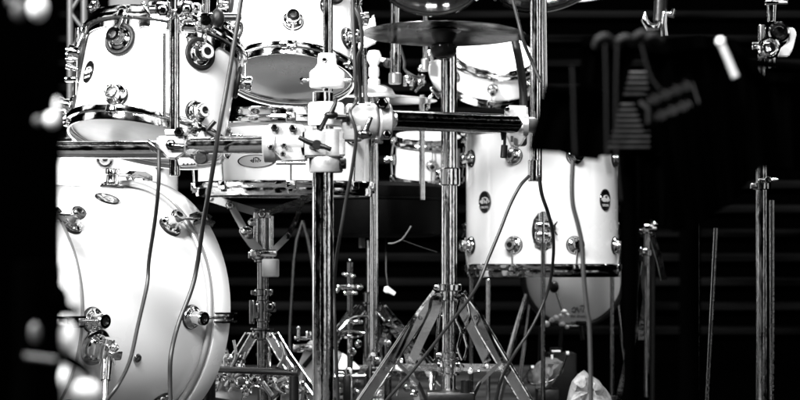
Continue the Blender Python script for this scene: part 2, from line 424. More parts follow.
for k_, q in enumerate(((543,231),)):
    a, z_ = hit(mf, RF, *q)
    for j in range(3):
        aa = a+j*2*PI/3
        mm = Matrix.Rotation(aa, 4, 'Z') @ Matrix.Translation((RF, 0, z_)) @ frame((1,0,0), (0,1,0))
        b = MB(); N = 40
        for r1, r2, t0, t1 in ((1,.93,.0,.004),):
            b.grid([[mm@Vector((.029*r*cos(2*PI*i/N), .049*r*sin(2*PI*i/N), zz)) for i in range(N)] for r, zz in ((1,-.006),(1,.003),(.95,.005),(.88,.005),(.84,.0035),(.01,.0035))])
        br = b.build('leg_bracket', M['chrome'], root, True)
        b = MB(); b.box(mm@Matrix.Translation((0,.012,.016)), .040,.018,.024,.003); b.box(mm@Matrix.Translation((0,-.012,.016)), .040,.018,.024,.003)
        b.cyl(mm@Vector((0,.046,.018)), mm@Vector((0,-.03,.018)), .0105)
        for sx in (-1,1):
            for sy in (-.4,.4): b.hexbolt((mm@Vector((sx*.013,sy*.06,.026))), mm.to_3x3()@Vector((0,0,1)), .004)
            b.hexbolt((mm@Vector((sx*.017,-.036,.004))), mm.to_3x3()@Vector((0,0,1)), .0035)
        b.build('clamp_block', M['chrome'], br, True)
        MB().wing(mm@at((.02,.006,.02), (1,0,.3)), .005, .017).build('wing_screw', M['black'], br, True)
        top = mm@Vector((0,.05,.018))
        lx, ly = top.x, top.y; e = 1.0
        b = MB(); b.tube([(lx,ly,z_+.048),(lx,ly,z_-.10),(lx,ly,-fz0+.03)], .0056, 12)
        lg = b.build('leg', M['dchrome'], root, True)
        MB().cyl((lx,ly,-fz0+.035),(lx,ly,-fz0), .0105).build('rubber_foot', M['rubber'], lg, True)

# ---- snare drum between the toms
SD = 4.12
msn = at(P(284, 191, SD), (0.0,-.02,1)) ; RS = .186; SH = Z(116,SD)-Z(189,SD)
ps1,_ = hit(msn, RS, 232, 165)
root = thing('snare_drum', 'white drum with chrome hoops and a wide oval badge, behind the rack crossbar', 'drum', msn, group=TG)
shell_mesh(RS, SH).build('shell', M['white'], root, True)
MB().lathe([(0,SH+.003),(RS+.003,SH-.003),(RS+.003,SH-.006)], Matrix(), 96).build('batter_head', M['headw'], root, True)
MB().lathe([(0,-.003),(RS+.003,.003),(RS+.003,.006)], Matrix(), 96).build('resonant_head', M['headg'], root, True)
ps2,_ = hit(msn, RS, 226, 160); ps3,_ = hit(msn, RS, 291, 160)
stp = ps3-ps2; nl = max(6, round(2*PI/abs(stp))); stp = 2*PI/nl
hoop(root, RS, 0, 1, nl, ps2, k=1.1); hoop(root, RS, SH, -1, nl, ps2, k=1.2)
for i in range(nl):
    lug(root, RS, ps2+i*stp, SH*.72, [-1], SH*.72-.004, s=.8)
a,z_ = hit(msn, RS, 256, 161); badge(root, RS, a, z_, .084, .028, 'mid', rim='black', text=False)

m5 = at((X(101,4.95),4.95,.1)); 
simple_drum('floor_tom', 'white drum mostly hidden behind the bass drum, under the left tom', 'drum', m5, .2, Z(147,4.95)-.1, 8, .2, group=TG)
# ---- second floor drum facing out behind the floor tom
d2 = 5.45
m2 = at(P(574, 276, d2), (0,1,.03), (1,0,0)); R2 = S(49, d2)
root = thing('small_bass_drum', 'small round drum with grey head facing out, under and behind the floor tom', 'bass drum', m2, group=TG)
MB().lathe([(R2-.006,0),(R2,0),(R2,.25),(R2-.006,.25)], Matrix(), 80, closed=True).build('shell', M['black'], root, True)
MB().lathe([(0,-.002),(R2*.96,-.002),(R2,.002)], Matrix(), 80).build('front_head', M['headm'], root, True)
MB().lathe([(R2,-.016),(R2+.002,-.018),(R2+.010,-.018),(R2+.012,-.014),(R2+.012,.02),(R2,.02)], Matrix(), 80, closed=True).build('hoop', M['black'], root, True)
b = MB(); u = R2
def mk(pts, r=.0016): b.tube([Vector((x, -y, -.0035)) for x, y in pts], r, 6)
cx, cy = .012, -.108
# head mark: script letters over two printed lines
mk([(cx-.018,cy+.012),(cx-.012,cy+.018),(cx-.006,cy+.012),(cx-.010,cy+.002),(cx-.018,cy+.006)]); mk([(cx-.004,cy+.018),(cx+.002,cy+.002),(cx+.008,cy+.016),(cx+.013,cy+.002),(cx+.020,cy+.02)])
mk([(cx+.006,cy+.022),(cx+.026,cy+.022)])
for k, (yy, sz) in enumerate(((-.008,.012),)):
    tb = text_bm('dw drums', sz, .0004); 
    for v in tb.verts: v.co = Vector((v.co.x+cx+.002, -(v.co.y+cy+yy), v.co.z-.0035))
    b.merge(tb)
mk([(cx-.022,cy-.026),(cx+.026,cy-.026)], .0012)
b.build('head_print', M['black'], root, True)
for q in (-1,1):
    p = m2@Vector((q*R2*.8, 0, .1))
    b = MB(); b.tube([m2.inverted()@P(574+q*43,300,d2+.1), m2.inverted()@Vector((p.x+q*.05, d2+.0, .01))], .006); b.build('spur_leg', M['dchrome'], root, True)

# ---- background drums
m3 = at(P(490, 86, 5.35), (.10,-.62,1)); R3 = S(40,5.35)
simple_drum('snare_drum', 'tilted white drum with a bright top head, beyond the dark cymbal', 'drum', m3, R3, S(33,5.35), 6, .5, lug_s=.7, both=False, group=TG)
m4 = at(P(427, 181, 5.3), (.03,-.22,1)); R4 = S(32,5.3)
simple_drum('timbale_drum', 'small pale drum with a white top head, just above the black seat', 'drum', m4, R4, S(42,5.3), 4, 0.1, both=False, lug_s=.7, group=TG)
# small toms at the top edge, seen from below
for (px, py, d, rp, t, l, hh, lab) in ((430,-22,4.3,50,34,4,.18,'small tom over the dark cymbal, cut by the top edge, smoked head facing down'),
                                 (547,-27,4.05,56,30,-8,.18,'small tom behind the right rack post, cut by the top edge, smoked head facing down')):
    mm = dframe(px, py, d, t, l); simple_drum('small_tom', lab, 'drum', mm, S(rp,d), hh, 6, .5, both=False, group=TG)

# ------------------------------------------------------------------ rack
root = thing('drum_rack', 'chrome tube drum rack with upright posts, crossbars and cast clamps, in front of the drums', 'drum rack', loc=(X(324,3.3),3.3,0))
rk = root
D1 = 3.3
def vpost(px, y0, y1, d, wpx, m='tube', name='post', par=None):
    return MB().cyl((X(px,d),d,Z(y1,d) if y1 is not None else 0.0),(X(px,d),d,Z(y0,d)), S(wpx/2,d), n=32, bev=.0015).build(name, M[m], par or rk)
vpost(323, 92, None, D1, 21)
vpost(328, -30, 92, D1, 10)
MB().cyl((X(323,D1),D1,0),(X(323,D1),D1,.02), .026).build('rubber_foot', M['rubber'], rk)
# white sleeves on the centre post
def sleeve(px, d, prof, m='wplast', name='sleeve'):
    return MB().lathe([(S(r,d), Z(y,d)) for r, y in prof], Matrix.Translation((X(px,d),d,0)), 36).build(name, M[m], rk)
s_ = sleeve(327, D1, [(6,54),(8.5,54),(9,57),(9.5,64),(12,68),(16,71),(17.5,73),(17.5,86),(16.5,87.5),(6,87.5)])
b = MB()
for q in (-1,1): b.cyl((X(327+q*17,D1),D1-.01,Z(81,D1)),(X(327+q*25,D1),D1-.01,Z(81,D1)), .003); b.hexbolt((X(327+q*24,D1),D1-.01,Z(81,D1)),(q,0,0),.005)
b.hexbolt((X(325,D1),D1-.018,Z(61,D1)),(0,-1,0),.004)
b.build('bolt', M['chrome'], s_)
sleeve(326, D1, [(10,103),(16.5,103),(18,105),(18,124),(17,125.5),(10,125.5)])
c_ = sleeve(326, D1, [(11,157),(16,157),(17,158.5),(17,171),(16,172.5),(11,172.5)], 'alu', 'collar')
b = MB(); b.box(at((X(343,D1),D1-.012,Z(164,D1))), .012,.02,.018,.002); b.hexbolt((X(343,D1),D1-.022,Z(164,D1)),(0,-1,0),.005); b.build('bolt', M['black'], c_)
# cast clamps
def outline_clamp(pts, d, th, m='alu', dy=0):
    b = MB()
    xs = [((x-400)/F*d, H+(270-y)/F*d) for x, y in pts]
    mm = Matrix.Translation((0,d+dy,0)) @ Matrix(((1,0,0,0),(0,0,-1,0),(0,1,0,0),(0,0,0,1)))
    b.extrude_outline(xs, mm, th, .003); return b
cl = outline_clamp([(268,125),(288,124),(305,126),(307,131),(307,162),(285,163),(273,150),(266,144)], D1, .05, dy=-.002)
cl.cyl(P(266,144.5,D1),P(306,144.5,D1), S(16,D1), n=36)
cl.cyl(P(263,144.5,D1),P(277,144.5,D1), S(18,D1), n=36)
clo = cl.build('clamp', M['alu'], rk)
b = MB()
for q in ((275,128,1),(293,128.5,1),(271,147,.8),(284,145.5,.8),(283,154,.7)): b.hexbolt(P(q[0],q[1],D1-.032)if q[1]<135 else P(q[0],q[1],D1-.034),(0,-1,.1),.0055*q[2])
b.cyl(P(276,163,D1-.02),P(306,163,D1-.02),.0035)
b.build('bolt', M['chrome'], clo)
cl = outline_clamp([(302,131),(344,131),(345,134),(345,157),(302,158),(300,150)], D1, .046, dy=-.004); cl.cyl((X(333,D1),D1-.012,Z(158,D1)),(X(333,D1),D1-.012,Z(130,D1)), S(11,D1))
clo = cl.build('clamp', M['alu'], rk)
b = MB(); p = P(317,145,D1-.055)
b.cyl(P(311,147,D1-.02), p, .0055); b.cyl(p+Vector((0,.004,0)), p-Vector((0,.008,0)), .0085)
b.tube([P(299,137.5,D1-.06),P(308,142,D1-.062),p,P(325,147,D1-.062),P(331,149.5,D1-.06)], [.0042,.0045,.006,.0045,.0042])
b.build('wing_screw', M['black'], clo)
b = MB(); b.tube([P(333,117,D1-.04),P(327,116,D1-.05),P(320,130,D1-.06)], [.004,.0045,.0042]); b.sphere(P(331,115,D1-.045),.009,sq=(1.4,1,.8)); b.cyl(P(336,117,D1-.03),P(349,117,D1-.03),.0045); b.cyl(P(346,117,D1-.03),P(350,117,D1-.03),.009)
b.tube([P(331,113,D1-.05),P(335,104,D1-.05),P(336,98,D1-.045)], [.005,.004,.003])
b.build('wing_screw', M['black'], clo)
cl = MB(); cl.cyl(P(346,121,D1),P(376,121,D1+.01), S(17.5,D1), n=40); cl.cyl(P(377,121,D1+.01),P(390,121,D1+.015), S(18.5,D1), n=40)
cl.box(at(P(384,104,D1-.005)), S(12,D1), .05, S(10,D1), .003); cl.box(at(P(352,128,D1)), S(20,D1), .05, S(26,D1), .004)
clo = cl.build('clamp', M['alu'], rk)
b = MB(); b.hexbolt(P(382,103,D1-.032),(0,-1,0),.0085,.008); b.hexbolt(P(387,134,D1-.02),(0,-1,0),.006)
for q in (356,368): b.cyl(P(q-3,104.5,D1-.01),P(q+3,104.5,D1-.01),.0035)
b.build('bolt', M['chrome'], clo)
b = MB(); b.tube([P(371,117,D1-.05),P(367,127,D1-.052),P(365,133,D1-.05)], [.004,.0045,.006]); b.sphere(P(364,134,D1-.048),.010,sq=(1.5,1,.9)); b.cyl(P(360,134,D1-.04),P(368,134,D1-.04),.007)
b.build('wing_screw', M['dchrome'], clo)
# crossbars
MB().cyl(P(389,120,D1+.015), P(514,124,3.62), S(10.2,D1), n=36).build('crossbar', M['htube'], rk)
MB().cyl(P(190,145.5,3.38), P(268,144.5,D1), S(9,D1), n=36).build('crossbar', M['htube'], rk)
MB().cyl(P(40,150,3.42), P(172,149.5,3.4), S(9,3.4), n=36).build('crossbar', M['htube'], rk)
# left clamp group
D2 = 3.4
cl = outline_clamp([(159,137),(184,136),(187,141),(187,154),(178,160),(170,160),(158,148)], D2, .05, dy=-.005)
cl.lathe([(S(7,D2),0),(S(12,D2),0),(S(13,D2),.004),(S(13,D2),.012),(S(11,D2),.016),(S(7,D2),.016)], at(P(185,147,D2),(1,0,0)), 30)
cl.box(at(P(177,133,D2-.01)), S(22,D2), .04, S(6,D2), .002)
clo = cl.build('clamp', M['alu'], rk)
b = MB(); b.hexbolt(P(171,145,D2-.036),(0,-1,0),.0075); b.hexbolt(P(179,132,D2-.034),(0,-1,0),.007); b.cyl(P(172,146,D2-.034),P(184,147,D2-.034),.0065); b.sphere(P(154,147,D2-.03),.009); b.tube([P(148,142,D2-.03),P(154,147,D2-.035),P(161,153,D2-.03)],.0055)
b.build('bolt', M['dchrome'], clo)
cl = outline_clamp([(198,136),(203,130),(206,140),(204,152),(199,163),(194,158)], D2-.01, .03, m='alu'); clo = cl.build('clamp', M['alu'], rk)
cl = outline_clamp([(178,158),(192,158),(199,166),(180,167)], D2-.03, .03); clo = cl.build('clamp_lug_plate', M['alu'], rk)
b = MB()
for q in (183,187,191,194): b.cyl(P(q,163.5,D2-.05),P(q+1.5,164.5,D2-.05),.0016)
b.build('bolt', M['black'], clo)
b = MB(); b.tube([P(215,121,D2-.05),P(208,129,D2-.05),P(207.5,132,D2-.05),P(214.5,136,D2-.05)], .0042); b.build('hex_key', M['black'], rk)
b = MB(); b.cyl(P(201,158,D2-.04),P(203,158,D2-.005),.011); b.build('bolt_head', M['rubber'], rk)
# left upright tube
vpost(174.5, -30, 176, D2, 10.5)
vpost(164.5, 33, 118, D2-.03, 3.2, 'chrome', 'support_rod')
cl = MB(); cl.cyl((X(174,D2),D2,Z(19,D2)),(X(174,D2),D2,Z(-4,D2)), S(8.5,D2), n=28)
cl.box(at(P(160,9,D2)), S(20,D2), .035, S(14,D2), .004); cl.box(at(P(187,8,D2)), S(12,D2), .04, S(13,D2), .004); cl.cyl(P(150,10,D2-.02),P(156,10,D2-.02),S(5,D2)); cl.cyl(P(184,26,D2),P(196,26,D2),.012)
clo = cl.build('clamp', M['chrome'], rk)
b = MB(); b.tube([P(150,15,D2-.02),P(145,7,D2-.025),P(143.5,4,D2-.02)],[.006,.003,.003]); b.sphere(P(143.5,4,D2-.02),.005); b.hexbolt(P(187,9,D2-.03),(0,-1,0),.008); b.hexbolt(P(163,10,D2-.03),(0,-1,0),.009); b.wing(at(P(180,12,D2-.03),(0,-1,0)), .006,.016)
b.build('wing_screw', M['chrome'], clo)
# elbow joints from the left post to the toms
cl = MB(); cl.cyl(P(199,17,3.5),P(240,17,3.55), .008); cl.cyl(P(205,24,3.5),P(206,-14,3.5), S(4,3.5)); cl.box(at(P(196,8,3.5)), S(9,3.5), .03, S(10,3.5), .003)
cl.lathe([(0,0),(.012,0),(.014,.003),(.014,.02),(.010,.024),(0,.024)], at(P(207,22,3.47),(0,-1,0)), 20); cl.box(at(P(205,26,3.5)), S(16,3.5), .03, S(8,3.5), .003)
cl.box(at(P(188,29,3.46)), S(13,3.5), .028, S(8,3.5), .003)
clo = cl.build('clamp', M['chrome'], rk)
b = MB(); b.sphere(P(218,18,3.45), S(9,3.45), sq=(.75,.8,1.1)); b.build('knob', M['rubber'], clo)
# right post
D3 = 3.75
vpost(536, -30, 178, D3, 12)
MB().cyl((X(546,D3),D3+.02,Z(98,D3)),(X(544.5,D3),D3+.02,Z(-30,D3)), S(3,D3)).build('support_rod', M['chrome'], rk)
vpost(535, 160, 181.5, D3, 14, 'tube', 'post_end')
cl = outline_clamp([(504,111),(507,106),(527,106.5),(528,134),(520,147),(512,147),(506,134),(510,124)], 3.68, .045)
cl.cyl(P(517,125,3.66),P(533,125,D3), .016); cl.lathe([(.008,0),(.019,0),(.020,.003),(.020,.010),(.008,.012)], at(P(523,125,3.66),(1,0,0)), 26)
clo = cl.build('clamp', M['alu'], rk)
b = MB(); b.hexbolt(P(512,124,3.645),(0,-1,0),.005); b.hexbolt(P(518,124,3.64),(0,-1,0),.007); b.hexbolt(P(507,109,3.65),(0,-1,0),.004); b.cyl(P(512,136,3.65),P(512,142,3.65),.003)
b.build('bolt', M['dchrome'], clo)
MB().box(at(P(521,140,3.72)), S(11,3.7), .04, S(12,3.7), .004).build('clamp_pad', M['grey'], rk)
b = MB(); b.tube([P(503,140,3.6),P(502,134,3.6),P(504.5,130,3.6)], .003); b.cyl(P(504.5,145,3.6),P(503.5,158,3.6), .0065, n=12); b.tube([P(505,133,3.6),P(504.5,145,3.6)],.003)
b.build('drum_key', M['black'], rk)

# ------------------------------------------------------------------ stands
def stand(name, label, px, d, segs, collars=(), m='chrome', loc_only=False, group='chrome hardware stands'):
    root = thing(name, label, 'stand', loc=(X(px,d),d,0), group=group)
    for k, (y0, y1, w) in enumerate(segs):
        z1 = Z(y1,d) if y1 is not None else .03
        MB().cyl((X(px,d),d,z1),(X(px,d),d,Z(y0,d)), S(w/2,d), n=24, bev=.001).build('pole', M[m], root)
    for (y0, y1, w) in collars:
        b = MB(); b.cyl((X(px,d),d,Z(y1,d)),(X(px,d),d,Z(y0,d)), S(w/2,d), n=24)
        b.box(at((X(px,d)-S(w*.5,d),d-.006,Z((y0+y1)/2,d))), .014,.02,abs(S((y1-y0)*.7,d)),.002)
        b.build('collar', M[m], root)
    return root
def tripod(root, px, d, yhub, ylow, feet, m='chrome', w=.022, hubw=.05, bulge=.5):
    """double-strap legs from an upper hub out to the floor, braced from a lower hub"""
    x = X(px,d); zh = Z(yhub,d); zl = Z(ylow,d)
    b = MB(); b.cyl((x,d,zh-.012),(x,d,zh+.012), .022, n=20); b.cyl((x,d,zh+.012),(x,d,zh+.016), .026, n=20); b.cyl((x,d,zl-.016),(x,d,zl+.016), .021, n=20); b.cyl((x,d,zl+.014),(x,d,zl+.019), .027, n=20); b.cyl((x,d,zl-.019),(x,d,zl-.015), .025, n=20)
    b.cyl((x,d,0.02),(x,d,.05),.018)
    b.build('hub', M[m], root)
    for ang, rad in feet:
        u = Vector((cos(ang), sin(ang), 0)); sd = Vector((-sin(ang), cos(ang), 0))
        p0 = Vector((x,d,zh))+u*.028; p1 = Vector((x,d,0))+u*(.028+rad*.16)+Vector((0,0,zh-.045)); p3 = Vector((x,d,0.012))+u*rad; 
        pm = p1.lerp(p3, .55)
        b = MB()
        for q in (-1,1): b.strap([p0+sd*q*.011, p1+sd*q*.012, pm+sd*q*.011, p3+sd*q*.008], w, .0022, sd)
        for t_ in (.02,.5,.96):
            pp = p1.lerp(p3,t_); b.cyl(pp-sd*.014, pp+sd*.014, .004, n=10); b.hexbolt(pp-sd*.013,-sd,.0045); b.hexbolt(pp+sd*.013,sd,.0045)
        b.cyl(p0-sd*.014,p0+sd*.014,.007,n=12); b.hexbolt(p0+sd*.013,sd,.006); b.hexbolt(p0-sd*.013,-sd,.006)
        lg = b.build('leg', M['leg'], root)
        e_ = MB()
        for q in (-1,1):
            ptsl = [p0+sd*q*.0125, p1+sd*q*.0135, pm+sd*q*.0125, p3+sd*q*.0095]
            for qq in (-1,1):
                rw = []
                for i_, pp_ in enumerate(ptsl):
                    aa_ = ptsl[max(0,i_-1)]; bb_ = ptsl[min(3,i_+1)]
                    rw.append(pp_ + (bb_-aa_).normalized().cross(sd).normalized()*qq*w*.46)
                e_.tube(rw, .0021, 6)
        e_.build('folded_edge', M['chrome'], lg)
        MB().cyl(p3-u*.016+Vector((0,0,.004)), p3+u*.022-Vector((0,0,.004)), .011, .014).build('rubber_foot', M['rubber'], lg)
        # brace
        tz = (p1.z-zl)/(p1.z-p3.z); pj = p1.lerp(p3, min(max(tz,0),.9)); pb_ = Vector((x,d,zl))+u*.022
        b = MB(); b.strap([pb_, pj], .017, .004, sd); b.hexbolt(pb_+u*.008-sd*.002,-sd,.006); b.hexbolt(pj-sd*.013,-sd,.007); b.box(at(pb_, u), .022,.022,.014,.002)
        b.build('brace', M[m], root)
# cymbal stand in front
cs = stand('cymbal_stand', 'tall chrome stand with a double braced tripod right of centre, under the dark cymbal', 449, 4.4,
   [(54,175,16),(170,288,15.5),(285,None,13.5)], [(168,186,22),(284,291,25),(352,358,20)], 'tube')
tripod(cs, 449, 4.4, 296, 367, [(R_(188),.235),(R_(-14),.215),(R_(96),.26)], 'chrome', .026)
b = MB(); b.box(at((X(450,4.4),4.36,.07)), .11,.10,.035,.006); b.cyl((X(465,4.4),4.33,.05),(X(465,4.4),4.33,.115),.013); b.build('base_block', M['black'], cs)
for sg in (-1,1):
    q = MB(); q.strap([P(449+sg*11,296,4.36),P(449+sg*14,312,4.36),P(449+sg*27,338,4.37),P(449+sg*38,362,4.38)], .020, .004); q.build('inner_strut', M['chrome'], cs)
    q = MB(); q.strap([P(449+sg*15,291,4.35),P(449+sg*31,312,4.34),P(449+sg*46,345,4.33),P(449+sg*57,367,4.33)], .007, .003); q.build('edge_strut', M['chrome'], cs)
    q = MB(); q.strap([P(449+sg*52,362,4.3),P(449+sg*30,384,4.34),P(449+sg*22,402,4.36)], .008, .004); q.build('cross_strut', M['chrome'], cs)
q = MB(); q.tube(spline([P(459,300,4.32),P(456,318,4.32),P(461,332,4.32),P(458,348,4.32),P(462,360,4.32)]), .003, 8); q.build('spring', M['chrome'], cs)
q = MB(); q.tube(spline([P(467,300,4.32),P(470,318,4.32),P(464,332,4.32),P(467,348,4.32),P(464,360,4.32)]), .003, 8); q.build('spring', M['chrome'], cs)
MB().wing(at(P(470,372,4.3),(0,-1,.2)), .007,.022).build('wing_screw', M['chrome'], cs)
# cymbal with its sleeve
cz = P(444, 29, 4.35)
def cymbal(label, c, R, up, bell=.03, drop=.02, m='cym', name='cymbal', nutm='black'):
    mm = at(c, up); root = thing(name, label, 'cymbal', mm, group='cymbals of the kit')
    pr = [(R,-drop-.0006),(R*.96,-drop*.9),(R*.8,-drop*.62),(R*.6,-drop*.33),(R*.4,-drop*.12),(bell*1.25,0),(bell*1.05,.002),(bell*.9,bell*.32),(bell*.55,bell*.5),(.006,bell*.56)]
    top = [(r+.0, z+.0014) for r, z in reversed(pr)]
    b = MB(); b.lathe(pr+top, Matrix(), 120, closed=True)
    b.build('bronze_disc', M[m], root, True)
    return root, mm
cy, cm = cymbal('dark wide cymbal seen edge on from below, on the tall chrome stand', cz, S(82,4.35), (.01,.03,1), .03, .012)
MB().lathe([(.012,.004),(.04,-.001),(.030,-.006),(.028,-.016),(.022,-.026),(.022,-.030),(.029,-.033),(.030,-.050),(.025,-.058),(.018,-.062),(.012,-.062)], Matrix.Translation((0,0,-.004)), 32).build('felt_cup', M['rubber'], cy, True)
b = MB()
for i in range(10):
    a = 2*PI*i/10; b.cyl((.028*cos(a),.028*sin(a),-.042),(.0315*cos(a),.0315*sin(a),-.042),.0022,n=8)
b.build('cup_studs', M['chrome'], cy, True)
# bright splash cymbal
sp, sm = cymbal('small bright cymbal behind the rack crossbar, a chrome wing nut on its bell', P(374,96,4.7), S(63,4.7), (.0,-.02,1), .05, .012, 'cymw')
b = MB(); b.lathe([(.0,.02),(.014,.02),(.015,.04),(.010,.045),(.013,.05),(.013,.07),(.009,.074),(.012,.08),(.017,.09),(.018,.10),(.013,.112),(0,.114)], Matrix(), 20); b.cyl((.012,0,.092),(.03,0,.088),.005)
b.build('wing_nut', M['wplast'], sp, True)
MB().sphere((.034,0,.082),.012).build('knob', M['rubber'], sp, True)
st = stand('cymbal_stand', 'thin chrome pole beneath the small bright cymbal, mostly hidden by the rack clamp', 374, 4.72, [(92,None,8)])
# crash edge top right
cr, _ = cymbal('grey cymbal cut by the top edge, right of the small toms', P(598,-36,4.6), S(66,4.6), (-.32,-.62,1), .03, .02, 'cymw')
# hanging tubes under the toms
for (px, y0, y1, w, d, lab, m) in ((395,8,82,10,4.6,'chrome tube with a capped lower end behind the dark cymbal','chrome'),(425,14,68,5,4.75,'thin chrome rod behind the dark cymbal','chrome')):
    r_ = thing('mounting_tube', lab, 'tube', loc=P(px,y1,d))
    MB().cyl(P(px,y1,d),P(px+1,y0-60,d),S(w/2,d),n=20).build('tube', M[m], r_)
    MB().cyl(P(px,y1+2,d),P(px,y1-9,d),S(w/2+1.2,d),n=20).build('end_cap', M['alu'], r_)
# cluster of clamps behind: percussion holder
r_ = thing('multi_clamp', 'bright cluster of clamps and wing nuts between the small cymbal and the chrome stand', 'clamp', loc=P(425,90,4.8))
b = MB(); dd = 4.8
b.extrude_outline([((x-434)/F*dd, -(y-75)/F*dd) for x,y in ((428,66),(433,61),(440,60),(446,64),(446,90),(440,93),(434,85),(429,75))], at(P(434,75,dd))@Matrix.Rotation(PI/2,4,'X'), .04, .004)
b.build('clamp_body', M['wplast'], r_)
b = MB(); b.box(at(P(424,68,dd)), S(9,dd),.03,S(7,dd),.004); b.cyl(P(418,70,dd),P(424,66,dd),.005); b.box(at(P(421,80,dd-.02),(0,.3,1)), S(7,dd),.02,S(10,dd),.003); b.sphere(P(409,78,dd-.05),S(5,dd),sq=(1,.6,1)); b.cyl(P(405,76,dd-.05),P(405,86,dd-.05),.005); b.cyl(P(411,76,dd-.05),P(411,86,dd-.05),.005)
b.cyl(P(431,62,dd-.02),P(429,50,dd-.02),.008,.005); b.tube([P(436,90,dd),P(430,97,dd),P(428,108,dd)],.004); b.box(at(P(428,107,dd),(.4,0,1)), S(2.5,dd),.01,S(7,dd),.001)
b.build('wing_screw', M['chrome'], r_)
b = MB(); b.tube([P(420,75,dd-.02),P(414,82,dd-.03),P(411,90,dd-.03)],.004); b.tube([P(425,82,dd-.02),P(419,87,dd-.03),P(415,92,dd-.03)],.004); b.box(at(P(436,92,dd),(.7,0,-.7)), S(6,dd),.03,S(14,dd),.003)
b.build('lever', M['dchrome'], r_)
MB().cyl(P(422,95,dd),P(422,200,dd),S(3,dd)).build('stem', M['chrome'], r_)
# white percussion piece behind the centre tom
r_ = thing('cowbell', 'angular bright white cowbell beside the centre tom, at the left tip of the dark cymbal', 'cowbell', loc=P(370,35,4.5))
b = MB(); d_=4.5; b.extrude_outline([((x-370)/F*d_, -(y-32)/F*d_) for x,y in ((366,18),(369,20),(371,22),(373,15),(375,17),(375,24),(377,31),(377,42),(370,45),(363,49),(358,50),(361,32),(364,28))], at(P(370,32,d_))@Matrix.Rotation(PI/2,4,'X'), .045, .004)
b.build('bell_body', M['wplast'], r_)
b = MB(); b.cyl(P(364,48,d_),P(366,120,d_),.006); b.build('holder_rod', M['chrome'], r_)

# drum throne
DT = 4.95
tr = thing('drum_throne', 'round black padded drum seat behind the centre rack post', 'stool', loc=(X(385,DT),DT,0))
RTs = S(62,DT)
mseat = Matrix.Translation((X(382,DT),DT,0))
MB().lathe([(0,Z(183,DT)),(RTs*.6,Z(183,DT)),(RTs*.9,Z(184.5,DT)),(RTs*.985,Z(188,DT)),(RTs,Z(193,DT)),(RTs*.99,Z(199,DT)),(RTs*.985,Z(200,DT)),(RTs*.99,Z(201,DT)),(RTs*.97,Z(226,DT)),(RTs*.93,Z(234,DT)),(RTs*.8,Z(237,DT)),(0,Z(237,DT))], mseat, 80).build('seat', M['leather'], tr)
MB().torus(mseat@Matrix.Translation((0,0,Z(200,DT))), RTs*.99, .004, 80, 8).build('piping', M['leather'], tr)
for k,(px,y0,y1,w) in enumerate(((372,240,300,11),(371,292,None,15))):
    MB().cyl((X(px,DT),DT,Z(y1,DT) if y1 else .03),(X(px,DT),DT,Z(y0,DT)),S(w/2,DT),n=20).build('post', M['tube' if k==0 else 'dchrome'], tr)
MB().cyl((X(362,DT),DT-.02,Z(248,DT)),(X(362,DT),DT-.02,Z(238,DT)),.008).build('seat_bolt', M['grey'], tr)
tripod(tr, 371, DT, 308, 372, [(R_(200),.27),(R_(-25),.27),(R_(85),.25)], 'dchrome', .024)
# snare stand
DS = 4.3
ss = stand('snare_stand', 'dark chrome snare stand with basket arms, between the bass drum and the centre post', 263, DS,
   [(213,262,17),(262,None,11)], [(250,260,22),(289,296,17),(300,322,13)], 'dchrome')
b = MB()
def arm(pts, w, m, nm='basket_arm', dy=0):
    q = MB(); q.strap([P(x,y,DS+dy) for x,y in pts], S(w,DS), .004, (0,1,0))
    for x,y in (pts[0],pts[-1]): q.hexbolt(P(x,y,DS+dy-.003),(0,-1,0),.006)
    return q.build(nm, M[m], ss)
arm([(210,198),(232,205),(262,214)], 7.5, 'alu', dy=-.03); arm([(231,205),(238,218),(247,234)], 7, 'alu', dy=-.036); arm([(264,214),(290,205),(315,196)], 6.5, 'dchrome', dy=-.03); arm([(303,198),(298,215),(288,236)], 5, 'dchrome', dy=-.036)
arm([(244,232),(252,243),(262,254)], 9, 'grey', dy=-.03); arm([(288,236),(276,248),(272,252)], 6, 'alu', dy=-.03)
b = MB()
for q in (230,262): b.hexbolt(P(q,205 if q==230 else 214,DS-.04),(0,-1,0),.008)
for q in (256,263,271): b.cyl(P(q,216,DS-.02),P(q,250,DS-.02),.0055)
b.sphere(P(246,231,DS-.04),.012,sq=(1.3,1,.9)); b.sphere(P(252,222,DS-.03),.009); b.box(at(P(262,214,DS-.02)),S(16,DS),.03,S(9,DS),.003); b.box(at(P(264,253,DS-.02)),S(26,DS),.04,S(7,DS),.003); b.hexbolt(P(258,253,DS-.04),(0,-1,0),.007)
b.build('basket_gear', M['chrome'], ss)
b = MB(); b.cyl(P(270.5,277,DS-.04),P(270.5,259,DS-.04),S(8.5,DS)); b.build('tape_roll', M['tape'], ss)
b = MB(); b.box(at(P(270,292,DS-.01)),S(6,DS),.02,S(6,DS),.002); b.box(at(P(270,307,DS-.01)),S(12,DS),.03,S(10,DS),.003); b.hexbolt(P(270,307,DS-.026),(0,-1,0),.009); b.tube([P(270,313,DS),P(264,320,DS),P(262,325,DS)],.005); b.box(at(P(252,312,DS)),S(5,DS),.01,S(24,DS),.002)
b.build('height_clamp', M['dchrome'], ss)
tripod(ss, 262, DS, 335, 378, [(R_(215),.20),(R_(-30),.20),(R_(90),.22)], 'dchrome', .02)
# boom stand under the snare: thin white-lit rods
for pts in (((302,223),(296,240),(294,262)),((303,222),(308,245),(312,262))): pass
